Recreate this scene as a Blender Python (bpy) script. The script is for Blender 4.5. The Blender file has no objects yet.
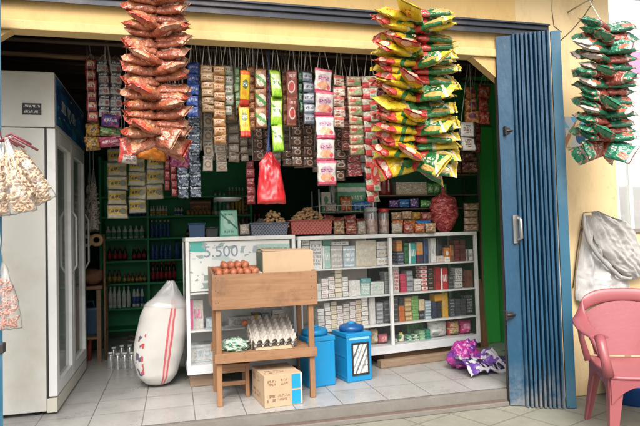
import bpy, bmesh, math, random
from mathutils import Vector, Matrix, Euler, noise as mn
random.seed(7); EAVE = 3.0
R = math.radians
sc = bpy.context.scene
COL = sc.collection

# ------------------------------------------------------------------ camera
F, YAW, PITCH, ROLL, H = 565.1, R(14.45), R(2.14), R(-1.55), 1.08
fw = Vector((math.sin(YAW)*math.cos(PITCH), math.cos(YAW)*math.cos(PITCH), math.sin(PITCH)))
rt0 = Vector((math.cos(YAW), -math.sin(YAW), 0)); up0 = rt0.cross(fw)
rt = math.cos(ROLL)*rt0 + math.sin(ROLL)*up0
up = -math.sin(ROLL)*rt0 + math.cos(ROLL)*up0
CAM = Vector((0, 0, H))
cd = bpy.data.cameras.new('camera'); cam = bpy.data.objects.new('camera', cd); COL.objects.link(cam)
m = Matrix((rt, up, -fw)).transposed().to_4x4(); m.translation = CAM
cam.matrix_world = m
cd.sensor_fit = 'HORIZONTAL'; cd.sensor_width = 36; cd.lens = F/640*36; cd.clip_start = .05; cd.clip_end = 800
sc.camera = cam
def ray(px, py): return fw + rt*((px-320)/F) - up*((py-213)/F)
def PZ(px, py, z=0.0):
    d = ray(px, py); return CAM + d*((z-H)/d.z)
def PY(px, py, Y):
    d = ray(px, py); return CAM + d*(Y/d.y)

# ------------------------------------------------------------------ node helpers
class G:
    def __init__(s, name):
        s.m = bpy.data.materials.new(name); s.m.use_nodes = True
        s.nt = s.m.node_tree; s.b = s.nt.nodes['Principled BSDF']
        s.tc = s.nt.nodes.new('ShaderNodeTexCoord')
    def put(s, sock, v):
        if isinstance(v, bpy.types.NodeSocket): s.nt.links.new(v, sock)
        elif hasattr(sock.default_value, '__len__'):
            n = len(sock.default_value); v = tuple(v) if hasattr(v, '__len__') else (v,)*n
            sock.default_value = (v + (1,))[:n] if n == 4 else v[:n]
        else: sock.default_value = v
    def ma(s, op, a, b=0.0, c=0.0, clamp=False):
        n = s.nt.nodes.new('ShaderNodeMath'); n.operation = op; n.use_clamp = clamp
        for i, v in enumerate((a, b, c)): s.put(n.inputs[i], v)
        return n.outputs[0]
    def vm(s, op, a, b=(0, 0, 0)):
        n = s.nt.nodes.new('ShaderNodeVectorMath'); n.operation = op
        s.put(n.inputs[0], a); s.put(n.inputs[1], b)
        return n.outputs[1] if op in ('LENGTH', 'DOT_PRODUCT') else n.outputs[0]
    def mix(s, f, a, b, mode='MIX'):
        n = s.nt.nodes.new('ShaderNodeMix'); n.data_type = 'RGBA'; n.blend_type = mode
        s.put(n.inputs[0], f); s.put(n.inputs[6], a); s.put(n.inputs[7], b)
        return n.outputs[2]
    def noise(s, vec, scale=5, detail=2, rough=.5, col=False):
        n = s.nt.nodes.new('ShaderNodeTexNoise'); s.put(n.inputs['Vector'], vec)
        n.inputs['Scale'].default_value = scale; n.inputs['Detail'].default_value = detail; n.inputs['Roughness'].default_value = rough
        return n.outputs['Color' if col else 'Fac']
    def vor(s, vec, scale=5):
        n = s.nt.nodes.new('ShaderNodeTexVoronoi'); s.put(n.inputs['Vector'], vec); n.inputs['Scale'].default_value = scale
        return n.outputs['Distance']
    def sep(s, v):
        n = s.nt.nodes.new('ShaderNodeSeparateXYZ'); s.put(n.inputs[0], v); return n.outputs
    def comb(s, x, y, z=0.0):
        n = s.nt.nodes.new('ShaderNodeCombineXYZ')
        for i, v in enumerate((x, y, z)): s.put(n.inputs[i], v)
        return n.outputs[0]
    def ramp(s, v, lo, hi, a=0.0, b=1.0):
        n = s.nt.nodes.new('ShaderNodeMapRange'); s.put(n.inputs[0], v)
        for i, x in enumerate((lo, hi, a, b)): n.inputs[i+1].default_value = x
        return n.outputs[0]
    def bump(s, h, st=.3, dist=.01):
        n = s.nt.nodes.new('ShaderNodeBump'); n.inputs['Strength'].default_value = st; n.inputs['Distance'].default_value = dist
        s.put(n.inputs['Height'], h); s.nt.links.new(n.outputs[0], s.b.inputs['Normal'])
    def rnd(s):
        n = s.nt.nodes.new('ShaderNodeObjectInfo'); return n.outputs['Random']
    def out(s, col=None, rough=.5, spec=.5, metal=0.0):
        if col is not None: s.put(s.b.inputs['Base Color'], col)
        s.put(s.b.inputs['Roughness'], rough); s.put(s.b.inputs['Metallic'], metal)
        s.b.inputs['Specular IOR Level'].default_value = spec
        return s.m

MATS = {}
def plain(name, col, rough=.5, var=.12, scale=6, spec=.5, metal=0.0, bump=0.0, bscale=40, dirt=None, dscale=3):
    if name in MATS: return MATS[name]
    g = G(name); o = g.tc.outputs['Object']
    n = g.noise(o, scale, 4, .6)
    c = g.mix(n, [x*(1-var) for x in col], [min(1, x*(1+var)) for x in col])
    if dirt:
        d = g.ramp(g.noise(o, dscale, 6, .65), .5, .72)
        c = g.mix(g.ma('MULTIPLY', d, .7), c, dirt)
    if bump: g.bump(g.noise(o, bscale, 3), bump, .01)
    g.out(c, rough, spec, metal); MATS[name] = g.m
    return g.m

def pack(name, base, elems, rough=.34, fade=.16, spec=.5, bump=.25, vivid=1.0):
    """printed packaging: rectangles, ellipses and scribbled lettering laid out in the UV of each pack"""
    if name in MATS: return MATS[name]
    g = G(name); uv = g.tc.outputs['UV']
    wob = g.vm('MULTIPLY', g.vm('SUBTRACT', g.noise(uv, 6, 2, col=True), (.5, .5, .5)), (.05, .05, 0))
    p = g.vm('ADD', uv, wob); x, y, _ = g.sep(p)
    c = None
    base2 = [v*.78 for v in base]
    c = g.mix(g.noise(uv, 3, 3), base2, base)
    def rect(u0, u1, v0, v1):
        a = g.ma('COMPARE', x, (u0+u1)/2, (u1-u0)/2); b = g.ma('COMPARE', y, (v0+v1)/2, (v1-v0)/2)
        return g.ma('MULTIPLY', a, b)
    for k, e in enumerate(elems):
        t = e[0]
        if t == 'r': msk = rect(*e[1:5]); col = e[5]
        elif t == 'e':
            l = g.vm('LENGTH', g.vm('DIVIDE', g.vm('SUBTRACT', p, (e[1], e[2], 0)), (e[3], e[4], 1)))
            msk = g.ma('LESS_THAN', l, 1.0); col = e[5]
        elif t == 't':          # lettering that is only just there
            fx, fy = e[6], e[7]
            nl = max(1, round(fy*(e[4]-e[3])*.9)); yy = g.ma('MULTIPLY', g.ma('SUBTRACT', y, e[3]), nl/(e[4]-e[3]))
            q = g.comb(g.ma('MULTIPLY', x, fx*2.1), g.ma('ADD', g.ma('MULTIPLY', g.ma('FLOOR', yy), 5.7), g.ma('MULTIPLY', yy, .9)), k*7.3)
            line = g.ma('COMPARE', g.ma('FRACT', yy), .5, .36)
            msk = g.ma('MULTIPLY', g.ma('MULTIPLY', rect(*e[1:5]), line), g.ma('GREATER_THAN', g.noise(q, 1, 1), .47)); col = e[5]
        elif t == 'n':          # coloured blotches
            msk = g.ma('GREATER_THAN', g.noise(g.vm('ADD', p, (k*3.1, e[3], 0)), e[1], 2), e[2]); col = e[4]
        elif t == 'd':          # diagonal band
            s_ = g.ma('ADD', g.ma('MULTIPLY', x, e[1]), g.ma('MULTIPLY', y, e[2]))
            msk = g.ma('COMPARE', s_, e[3], e[4]); col = e[5]
        c = g.mix(msk, c, col)
    if fade and rough <= .3:
        w1 = g.ramp(g.noise(uv, 6, 4, .6), .3, .7, .84, 1.14); c = g.vm('MULTIPLY', c, g.comb(w1, w1, w1))
    elif fade:        # worn, creased printing that differs from pack to pack
        q = g.vm('ADD', uv, g.comb(g.ma('MULTIPLY', g.rnd(), 31.0), g.ma('MULTIPLY', g.rnd(), 17.0)))
        w1 = g.ramp(g.noise(q, 7, 5, .7), .3, .7, .68, 1.16); c = g.vm('MULTIPLY', c, g.comb(w1, w1, w1))
        c = g.mix(g.ma('MULTIPLY', g.ramp(g.noise(q, 4, 6, .75), .54, .66), .30), c, [.55*v+.16 for v in base]); c = g.mix(g.ma('MULTIPLY', g.ramp(g.noise(g.vm('ADD', q, (5, 2, 0)), 11, 3, .6), .60, .66), .45), c, [.35*v+.03 for v in base])
    r = g.ramp(g.rnd(), 0, 1, 1-fade, 1+fade*.4)
    c = g.vm('MULTIPLY', c, g.comb(r, r, r))
    if bump: g.bump(g.noise(uv, 7, 3), bump, .02)
    g.out(c, rough, spec); MATS[name] = g.m
    return g.m

def film(name, col=(.85, .87, .88), alpha=.5, rough=.2, gloss=.25):
    """thin plastic film or glass pane: part see-through, part milky, with a gloss that grows at grazing angles"""
    if name in MATS: return MATS[name]
    g = G(name); nt = g.nt
    tr = nt.nodes.new('ShaderNodeBsdfTransparent'); gl = nt.nodes.new('ShaderNodeBsdfGlossy'); gl.inputs['Roughness'].default_value = rough
    lw = nt.nodes.new('ShaderNodeLayerWeight')
    f5 = g.ma('MULTIPLY_ADD', g.ma('POWER', lw.outputs['Facing'], 4), .75, gloss*.25)
    g.b.inputs['Base Color'].default_value = (*col, 1); g.b.inputs['Roughness'].default_value = rough
    m1 = nt.nodes.new('ShaderNodeMixShader'); g.put(m1.inputs[0], alpha); nt.links.new(tr.outputs[0], m1.inputs[1]); nt.links.new(g.b.outputs[0], m1.inputs[2])
    m2 = nt.nodes.new('ShaderNodeMixShader'); g.put(m2.inputs[0], f5); nt.links.new(m1.outputs[0], m2.inputs[1]); nt.links.new(gl.outputs[0], m2.inputs[2])
    nt.links.new(m2.outputs[0], nt.nodes['Material Output'].inputs[0])
    MATS[name] = g.m
    return g.m

# ------------------------------------------------------------------ mesh helpers
class MB:
    def __init__(s): s.bm = bmesh.new(); s.uv = s.bm.loops.layers.uv.new('UVMap')
    def face(s, vs, uvs=None, smooth=False):
        try: f = s.bm.faces.new(vs)
        except ValueError: return None
        f.smooth = smooth
        if uvs:
            for l, u in zip(f.loops, uvs): l[s.uv].uv = u
        return f
    def box(s, c, size, rot=None, bev=0.0):
        hx, hy, hz = [v/2 for v in size]; M = (rot.to_matrix() if rot else Matrix.Identity(3)); c = Vector(c)
        v = [s.bm.verts.new(c + M @ Vector((x*hx, y*hy, z*hz))) for z in (-1, 1) for y in (-1, 1) for x in (-1, 1)]
        Q = ((0,0),(1,0),(1,1),(0,1)); fs = []
        for idx in ((0,1,5,4), (3,2,6,7), (2,0,4,6), (1,3,7,5), (4,5,7,6), (2,3,1,0)): fs.append(s.face([v[i] for i in idx], Q))
        if bev:
            es = list({e for f in fs for e in f.edges})
            bmesh.ops.bevel(s.bm, geom=es, offset=bev, segments=2, affect='EDGES', profile=.6)
        return s
    def bb(s, x0, x1, y0, y1, z0, z1, bev=0.0): return s.box(((x0+x1)/2, (y0+y1)/2, (z0+z1)/2), (x1-x0, y1-y0, z1-z0), None, bev)
    def tube(s, pts, r, seg=8, closed=False):
        pts = [Vector(p) for p in pts]; n = len(pts); rr = r if hasattr(r, '__len__') else [r]*n
        rings = []
        pn = None
        for i, p in enumerate(pts):
            a = pts[(i-1) % n] if (closed or i) else p; b = pts[(i+1) % n] if (closed or i < n-1) else p
            t = (b-a).normalized()
            if pn is None: pn = t.orthogonal().normalized()
            pn = (pn - t*pn.dot(t)); pn = pn.normalized() if pn.length > 1e-6 else t.orthogonal().normalized()
            bn = t.cross(pn)
            rings.append([s.bm.verts.new(p + (pn*math.cos(k*2*math.pi/seg) + bn*math.sin(k*2*math.pi/seg))*rr[i]) for k in range(seg)])
        for i in range(n if closed else n-1):
            A, B = rings[i], rings[(i+1) % n]
            for k in range(seg):
                k2 = (k+1) % seg
                s.face([A[k], A[k2], B[k2], B[k]], ((k/seg, i/n), ((k+1)/seg, i/n), ((k+1)/seg, (i+1)/n), (k/seg, (i+1)/n)), True)
        if not closed: s.face(rings[0][::-1]); s.face(rings[-1])
        return s
    def lathe(s, prof, seg=20, c=(0, 0, 0), sq=1.0):
        c = Vector(c); rings = []
        for r, z in prof:
            ring = []
            for k in range(seg):
                a = 2*math.pi*k/seg; ca, sa = math.cos(a), math.sin(a)
                q = 1 if sq == 1 else (abs(ca)**sq+abs(sa)**sq)**(-1/sq)
                ring.append(s.bm.verts.new(c + Vector((ca*r*q, sa*r*q, z))))
            rings.append(ring)
        n = len(rings)
        for i in range(n-1):
            for k in range(seg):
                k2 = (k+1) % seg
                u0, u1, v0, v1 = k/seg, (k+1)/seg, i/(n-1), (i+1)/(n-1)
                s.face([rings[i][k], rings[i][k2], rings[i+1][k2], rings[i+1][k]], ((u0,v0),(u1,v0),(u1,v1),(u0,v1)), True)
        s.face(rings[0][::-1]); s.face(rings[-1])
        return s
    def grid(s, fn, nu, nv, smooth=True, flip=False):
        V = [[s.bm.verts.new(fn(i/nu, j/nv)) for j in range(nv+1)] for i in range(nu+1)]
        for i in range(nu):
            for j in range(nv):
                q = [V[i][j], V[i+1][j], V[i+1][j+1], V[i][j+1]]; uq = [(i/nu,j/nv), ((i+1)/nu,j/nv), ((i+1)/nu,(j+1)/nv), (i/nu,(j+1)/nv)]
                if flip: q.reverse(); uq.reverse()
                s.face(q, uq, smooth)
        return V
    def prism(s, pts, n, smooth=False):
        """closed polygon pts (3D) pushed along vector n"""
        n = Vector(n); a = [s.bm.verts.new(Vector(p)) for p in pts]; b = [s.bm.verts.new(Vector(p)+n) for p in pts]; k = len(pts)
        s.face(a); s.face(b[::-1])
        for i in range(k): s.face([a[i], b[i], b[(i+1) % k], a[(i+1) % k]], ((0,0),(0,1),(1,1),(1,0)), smooth)
        return s
    def ico(s, c, r, sub=2, seed=0, amp=0.0, fr=3.0, flat=None, smooth=True):
        r = Vector(r) if hasattr(r, '__len__') else Vector((r, r, r)); c = Vector(c)
        res = bmesh.ops.create_icosphere(s.bm, subdivisions=sub, radius=1.0)
        for v in res['verts']:
            d = v.co.copy()
            k = 1 + (amp*(mn.noise(d*fr+Vector((seed*3.7, seed, 0))) + .5*mn.noise(d*fr*2.3+Vector((seed, 5, seed)))) if amp else 0)
            p = Vector((d.x*r.x*k, d.y*r.y*k, d.z*r.z*k)); v.co = c + p
            if flat is not None and v.co.z < flat: v.co.z = flat
        for v in res['verts']:
            for f in v.link_faces:
                f.smooth = smooth
                for l in f.loops:
                    q = (l.vert.co-c); l[s.uv].uv = (.5+.5*q.x/max(r.x, 1e-5), .5+.5*q.z/max(r.z, 1e-5))
        return s
    def shift(s, v):
        bmesh.ops.translate(s.bm, verts=s.bm.verts, vec=v); return s
    def mesh(s, name, mat, recalc=True):
        if recalc: bmesh.ops.recalc_face_normals(s.bm, faces=s.bm.faces)
        me = bpy.data.meshes.new(name); s.bm.to_mesh(me); s.bm.free()
        if mat: me.materials.append(mat)
        return me
    def build(s, name, mat, parent=None, label=None, world=False):
        """world: coordinates were given in the world; the parent's location is taken off"""
        if world and parent is not None: s.shift(-parent.location)
        return link(name, s.mesh(name, mat), parent, label)
def link(name, data, parent=None, label=None, M=None):
    o = bpy.data.objects.new(name, data); COL.objects.link(o)
    if parent is not None: o.parent = parent
    if M is not None: o.matrix_local = M
    if label: o['label'] = label
    return o
def tag(o, label, cat, group=None, kind=None):
    o['label'] = label; o['category'] = cat
    if group: o['group'] = group
    if kind: o['kind'] = kind
    return o
def thing(name, label, cat, loc=(0, 0, 0), rz=0.0, group=None):
    o = bpy.data.objects.new(name, None); COL.objects.link(o); o.empty_display_size = .05
    o.location = loc; o.rotation_euler.z = rz
    return tag(o, label, cat, group)
def struct(name, mb, mat):
    o = mb.build(name, mat); o['kind'] = 'structure'; return o
def solo(name, mb, mat, label, cat, group=None, loc=None):
    """one-mesh thing; geometry given in world coordinates, origin moved to its base"""
    bm = mb.bm; xs = [v.co for v in bm.verts]
    if loc is None:
        loc = Vector((sum(v.x for v in xs)/len(xs), sum(v.y for v in xs)/len(xs), min(v.z for v in xs)))
    mb.shift(-Vector(loc)); o = mb.build(name, mat); o.location = loc
    return tag(o, label, cat, group)
def copy_tree(o, parent=None):
    c = o.copy(); COL.objects.link(c)
    if parent is not None: c.parent = parent
    for ch in [q for q in o.children]: copy_tree(ch, c)
    return c

def pillow(w, h, t, seed=0, nu=10, nv=10, wr=.12, pinch=0.0, waist=.06, crimp=.07, mat=None, name='pack', top=False):
    """a filled sachet or snack bag: x = width, z = height, face towards -y; flat crimped ends at u = 0 and 1 (or top and bottom)"""
    b = MB()
    def prof(u, v, sgn):
        x, z = (u-.5), (v-.5)
        a = u if not top else v; c = v if not top else u
        e = max(0.0, min(1.0, min(a, 1-a)/crimp-0.6)) if crimp else 1
        k = (max(0, 1-(2*c-1)**2)**.55) * (max(0, 1-(2*a-1)**4)**.6) * min(1, e)
        n1 = mn.noise(Vector((u*5+seed*2.3, v*5+seed, sgn*3)))+.6*mn.noise(Vector((u*13+seed, v*11, seed+sgn)))
        y = sgn*t*.5*k*(1+wr*3*n1) + wr*t*.7*mn.noise(Vector((u*4+seed*1.7, v*4, seed)))
        wd = 1 - waist*(1-(2*a-1)**2)
        if pinch: wd *= 1 - pinch*math.exp(-a/.16)
        wig = .03*mn.noise(Vector((u*3+seed, v*3-seed, 1.7)))
        if not top: z = z*wd + wig*.6; x = x + wig
        else: x = x*wd + wig; z = z + wig*.4
        return Vector((x*w, y, z*h))
    b.grid(lambda u, v: prof(u, v, -1), nu, nv)
    b.grid(lambda u, v: prof(u, v, 1), nu, nv, flip=True)
    bmesh.ops.remove_doubles(b.bm, verts=b.bm.verts, dist=min(w, h)*.002)
    me = b.mesh(name, mat, recalc=True)
    return me

# ------------------------------------------------------------------ shared materials
ALU = plain('white_aluminium', (.72, .73, .72), .35, .05, spec=.5, dirt=(.5, .47, .42), dscale=5)
GLASS = film('window_glass', (.8, .86, .84), .012, .03, .10)
CLEAR = film('clear_plastic', (.85, .86, .86), .32, .25, .4)
CLEARB = film('cracker_bag_film', (.86, .80, .74), .10, .22, .35)
MILKY = film('milky_plastic', (.66, .67, .68), .42, .3, .5)
STRING = plain('grey_string', (.52, .50, .46), .8)
BLACK = plain('black_plastic', (.02, .02, .022), .45)
def woodmat(name, a, b, sc_=1.0, rough=.55, axis=0, dirt=None):
    if name in MATS: return MATS[name]
    g = G(name); o = g.tc.outputs['Object']
    st = [14*sc_]*3; st[axis] = 1.2*sc_
    n = g.noise(g.vm('MULTIPLY', o, st), 4, 5, .6); n2 = g.noise(o, 3, 3)
    c = g.mix(g.ramp(n, .3, .7), a, b); c = g.mix(g.ma('MULTIPLY', n2, .5), c, [v*.7 for v in a])
    if dirt: c = g.mix(g.ma('MULTIPLY', g.ramp(g.noise(o, 5, 6, .7), .52, .68), .6), c, dirt)
    g.bump(n, .15, .004); g.out(c, rough, .35); MATS[name] = g.m
    return g.m
WOOD = woodmat('orange_varnished_wood', (.25, .13, .066), (.36, .20, .108), dirt=(.13, .07, .04))
WOODV = woodmat('orange_varnished_wood_upright', (.24, .118, .056), (.34, .18, .09), axis=2, dirt=(.30, .17, .09))
BROWNW = woodmat('brown_wood', (.16, .09, .05), (.26, .16, .09))
DARKW = woodmat('dark_wood', (.05, .03, .022), (.09, .055, .04))
CARD = plain('cardboard', (.46, .33, .215), .8, .08, 5, .2, dirt=(.36, .25, .16))

# ------------------------------------------------------------------ setting: ground, floor, step, sky
def ground_mats():
    g = G('pavement_slabs'); o = g.tc.outputs['Object']; x, y, z = g.sep(o)
    def joint(c, off, sp, w):
        f = g.ma('FRACT', g.ma('DIVIDE', g.ma('SUBTRACT', c, off), sp)); return g.ma('GREATER_THAN', g.ma('ABSOLUTE', g.ma('SUBTRACT', f, .5)), .5-w)
    xr = g.ma('ADD', g.ma('MULTIPLY', x, .93), g.ma('MULTIPLY', y, .36)); yr = g.ma('SUBTRACT', g.ma('MULTIPLY', y, .93), g.ma('MULTIPLY', x, .36))
    j = g.ma('MAXIMUM', joint(xr, .1, .3, .018), joint(yr, .12, .3, .018))
    n = g.noise(o, 9, 6, .7); n2 = g.noise(o, 1.6, 4)
    c = g.mix(n, (.16, .155, .125), (.31, .30, .25)); c = g.mix(g.ma('MULTIPLY', n2, .6), c, (.20, .21, .16))
    c = g.mix(g.ma('MULTIPLY', j, .6), c, (.09, .085, .07))
    g.bump(g.ma('SUBTRACT', n, j), .3, .01); pav = g.out(c, .85, .2)
    g = G('white_floor_tiles'); o = g.tc.outputs['Object']; x, y, z = g.sep(o)
    j = g.ma('MAXIMUM', joint2(g, x, .1, .3045, .010), joint2(g, y, 3.47, .3045, .010))
    cell = g.comb(g.ma('FLOOR', g.ma('DIVIDE', g.ma('SUBTRACT', x, .1), .3045)), g.ma('FLOOR', g.ma('DIVIDE', g.ma('SUBTRACT', y, 3.47), .3045)))
    wn = g.nt.nodes.new('ShaderNodeTexWhiteNoise'); g.put(wn.inputs['Vector'], cell)
    n = g.noise(o, 2.4, 5, .65); fine = g.noise(o, 30, 4, .7)
    c = g.mix(n, (.27, .265, .255), (.41, .405, .395)); c = g.mix(g.ma('MULTIPLY', wn.outputs['Value'], .18), c, (.42, .42, .41))
    c = g.mix(g.ma('MULTIPLY', g.ramp(fine, .5, .72), .4), c, (.22, .205, .18)); c = g.mix(g.ma('MULTIPLY', g.ramp(g.noise(o, 5, 8, .75), .5, .68), .45), c, (.20, .19, .165))
    c = g.mix(g.ma('MULTIPLY', j, .85), c, (.10, .09, .08))
    g.bump(g.ma('SUBTRACT', g.ma('MULTIPLY', fine, .1), j), .25, .004)
    tile = g.out(c, g.ramp(n, .3, .7, .22, .42), .5)
    g = G('worn_concrete'); o = g.tc.outputs['Object']
    n = g.noise(o, 7, 8, .7); c = g.mix(n, (.11, .10, .09), (.25, .235, .21)); c = g.mix(g.ramp(g.noise(g.vm('MULTIPLY', o, (1, 6, 1)), 4, 6), .5, .7), c, (.17, .155, .135))
    g.bump(n, .4, .01); conc = g.out(c, .8, .2)
    return pav, tile, conc
def joint2(g, c, off, sp, w):
    f = g.ma('FRACT', g.ma('DIVIDE', g.ma('SUBTRACT', c, off), sp)); return g.ma('GREATER_THAN', g.ma('ABSOLUTE', g.ma('SUBTRACT', f, .5)), .5-w)
PAV, TILE, CONC = ground_mats()
b = MB(); b.grid(lambda u, v: Vector((-150+300*u, -150+300*v, -.1)), 6, 6); struct('pavement', b, PAV)
b = MB(); b.bb(-1.6, 3.05, 3.47, 7.1, -.09, 0); struct('tile_floor', b, TILE)
b = MB(); b.bb(-1.6, 2.204, 3.432, 3.468, -.0985, -.003, .003); b.bb(-1.6, 2.14, 3.385, 3.431, -.0985, -.070, .004)
struct('doorstep', b, CONC)
b = MB(); b.bb(-1.6, 2.13, 3.396, 3.401, -.0698, -.060); b.bb(-1.6, 2.13, 3.414, 3.419, -.0698, -.060)
solo('gate_track', b, plain('rusty_iron', (.13, .09, .075), .7, .3, 20, bump=.3), 'thin rusty floor track for the folding gate along the doorstep', 'gate track')

# ------------------------------------------------------------------ the shop building
def paint(name, col, hi, dirt, rough=.75, scale=2.2, amount=.6):
    g = G(name); o = g.tc.outputs['Object']; n = g.noise(o, scale, 6, .6)
    c = g.mix(n, col, hi); d = g.ramp(g.noise(g.vm('MULTIPLY', o, (1.5, 1.5, .6)), 2.6, 8, .72), .50, .74)
    c = g.mix(g.ma('MULTIPLY', d, amount), c, dirt)
    c = g.mix(g.ma('MULTIPLY', g.ramp(g.noise(o, 26, 5, .75), .62, .75), .35), c, [v*.5 for v in dirt])
    g.bump(g.noise(o, 22, 6, .65), .22, .008); return g.out(c, rough, .25)
YEL = paint('yellow_wall_paint', (.64, .415, .155), (.74, .53, .25), (.42, .26, .11))
YELP = paint('pale_yellow_pillar_paint', (.68, .50, .26), (.77, .60, .36), (.42, .29, .16), amount=.65)
INW = paint('dim_wall_paint', (.50, .47, .38), (.60, .56, .46), (.32, .28, .22))
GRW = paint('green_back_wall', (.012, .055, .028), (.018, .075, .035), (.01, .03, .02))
shop = thing('shop_building', 'small yellow painted shop open to the street under a timber beam', 'shop', (.6, 3.4, 0))
zb = 2.262
b = MB(); b.bb(-3.0, 2.320, 3.412, 3.50, zb+.055, 3.6, 0); b.build('front_beam', YEL, shop, world=True)
b = MB(); b.bb(-3.0, 2.320, 3.398, 3.51, zb, zb+.053, .006); b.build('beam_lip', paint('pale_yellow_lip', (.66, .46, .20), (.75, .56, .29), (.45, .31, .15)), shop, world=True)
for pg in ([(-1.10, 3.42, zb-.003), (-.86, 3.42, zb-.003), (-1.10, 3.42, zb-.17)], [(1.98, 3.42, zb-.003), (2.20, 3.42, zb-.003), (2.20, 3.42, zb-.17)]):
    b = MB(); b.prism(pg, (0, .07, 0)); b.build('beam_bracket', YEL, shop, world=True)
RAILM = plain('dark_blue_steel', (.04, .045, .06), .4, .3, 12, metal=.3, dirt=(.14, .12, .12))
b = MB(); b.bb(-3.0, 2.545, 3.355, 3.408, 2.452, 2.488, .004); b.bb(-3.0, 2.545, 3.340, 3.3545, 2.483, 2.494); b.bb(-3.0, 2.545, 3.37, 3.378, 2.415, 2.4475)
b.build('gate_rail', RAILM, shop, world=True)
b = MB(); b.bb(2.322, 3.105, 3.414, 3.55, -.098, 3.6, .008); b.build('pillar', YELP, shop, world=True)
b = MB(); b.lathe([(.017, 0), (.012, -.006), (.004, -.012)], 12); 
pp = PY(583, 230, 3.412); M = Matrix.Translation(pp - shop.location) @ Matrix.Rotation(R(90), 4, 'X')
link('wall_plug', b.mesh('wall_plug', plain('brown_plug', (.16, .10, .06), .7)), shop, M=M)
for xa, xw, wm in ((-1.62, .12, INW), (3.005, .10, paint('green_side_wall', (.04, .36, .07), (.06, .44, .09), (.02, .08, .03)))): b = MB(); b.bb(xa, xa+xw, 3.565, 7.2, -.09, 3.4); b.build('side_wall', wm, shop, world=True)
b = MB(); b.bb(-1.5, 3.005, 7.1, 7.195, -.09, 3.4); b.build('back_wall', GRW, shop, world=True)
b = MB()
b.bb(-1.5, 3.004, 3.505, 7.1, 2.70, 2.74)
for k in range(6): b.bb(-1.5, 3.004, 3.9+k*.55, 3.96+k*.55, 2.62, 2.70)
b.build('ceiling', DARKW, shop, world=True)
# dark opening side post with its two hasps
b = MB(); b.bb(2.156, 2.172, 3.4155, 3.440, -.08, zb-.002, .003); b.build('door_post', plain('dark_brown_iron', (.03, .024, .022), .6, .3), shop, world=True)

# wires stapled to the wall
def wire(pts, r, label, mat=None, name='wire', cat='wire'):
    b = MB(); b.tube(pts, r, 6); return solo(name, b, mat or BLACK, label, cat)
wire([PY(x, y, 3.411) for x, y in ((596, -30), (592, 4), (584, 16), (572, 30), (560, 41))], .0028, 'thin dark wire curling down the top of the yellow pillar')
wire([PY(x, y, 3.411) for x, y in ((553, -30), (552, 10), (554, 26), (562, 32))], .002, 'short thin wire dropping to the gate top corner')

# ------------------------------------------------------------------ blue folding gate on the right
BLUE = None
def bluemat():
    g = G('blue_gate_paint'); o = g.tc.outputs['Object']; n = g.noise(g.vm('MULTIPLY', o, (8, 8, .9)), 3, 6, .65)
    c = g.mix(n, (.005, .044, .098), (.011, .072, .14)); d = g.ramp(g.noise(g.vm('MULTIPLY', o, (9, 9, 1.2)), 3, 7, .7), .55, .72)
    c = g.mix(g.ma('MULTIPLY', d, .45), c, (.035, .115, .19))
    z = g.sep(o)[2]; low = g.ma('MULTIPLY', g.ramp(z, .30, 0.0), g.ramp(g.noise(o, 9, 6, .7), .40, .62))
    c = g.mix(g.ma('MULTIPLY', low, .7), c, (.26, .25, .23))
    rs = g.ramp(g.noise(g.vm('MULTIPLY', o, (14, 14, 3)), 3, 8, .75), .62, .70); c = g.mix(g.ma('MULTIPLY', rs, .6), c, (.13, .085, .06))
    g.bump(g.noise(g.vm('MULTIPLY', o, (5, 5, 2)), 3, 5), .35, .02); return g.out(c, .45, .5)
BLUE = bluemat()
BLUEL = plain('light_blue_gate_edge', (.018, .10, .17), .5, .14, 5, dirt=(.08, .16, .22), dscale=4)
def folding_gate(A, Bp, nf, z0, z1, label, flat0=.095, flat1=.06, amp=.075):
    A = Vector((*A, 0)); Bp = Vector((*Bp, 0)); t = (Bp-A); L = t.length; t.normalize(); n = Vector((t.y, -t.x, 0))
    g = thing('folding_gate', label, 'gate', (A.x, A.y, z0))
    def leaf(p, q, th, mat, nm='leaf'):
        p, q = Vector(p), Vector(q); d = (q-p).normalized(); nn = Vector((d.y, -d.x, 0))*th*.5
        b = MB(); b.prism([p+nn, q+nn, q-nn, p-nn], (0, 0, z1-z0)); b.shift(Vector((0, 0, z0)))
        # pressed ribs
        w = (q-p).length
        b.build(nm, mat, g, world=True)
    leaf(A - t*.0, A+t*flat0, .018, BLUE)
    x = flat0 + .004; fwid = (L-flat0-flat1-.008)/nf
    for k in range(nf):
        a = A + t*(x+fwid*k) + n*(amp*.5 if k % 2 else -amp*.5)*(1 if k else .2); c = A + t*(x+fwid*(k+1)-.004+random.uniform(-.0025, .0025)) + n*(-amp*.5 if k % 2 else amp*.5)*random.uniform(.8, 1.1)
        leaf(a, c, .010, BLUE)
    leaf(Bp-t*flat1, Bp, .03, BLUEL, 'edge_channel')
    return g, A, t, n
gt, gA, gtv, gn = folding_gate((2.150, 3.395), (2.515, 3.205), 18, -.095, 2.395, 'tall blue steel folding gate pushed open against the yellow pillar')
STEEL = plain('worn_steel', (.45, .45, .44), .35, .15, 14, metal=.8)
c = PY(518, 229, 3.335)
b = MB(); b.tube([c+Vector((.0, -.012, .075)), c+Vector((0, -.035, .06)), c+Vector((0, -.038, -.06)), c+Vector((0, -.012, -.075))], .011, 8)
b.box(c+Vector((-.006, .006, .0)), (.05, .006, .19)); b.build('handle', STEEL, gt, world=True)
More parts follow.
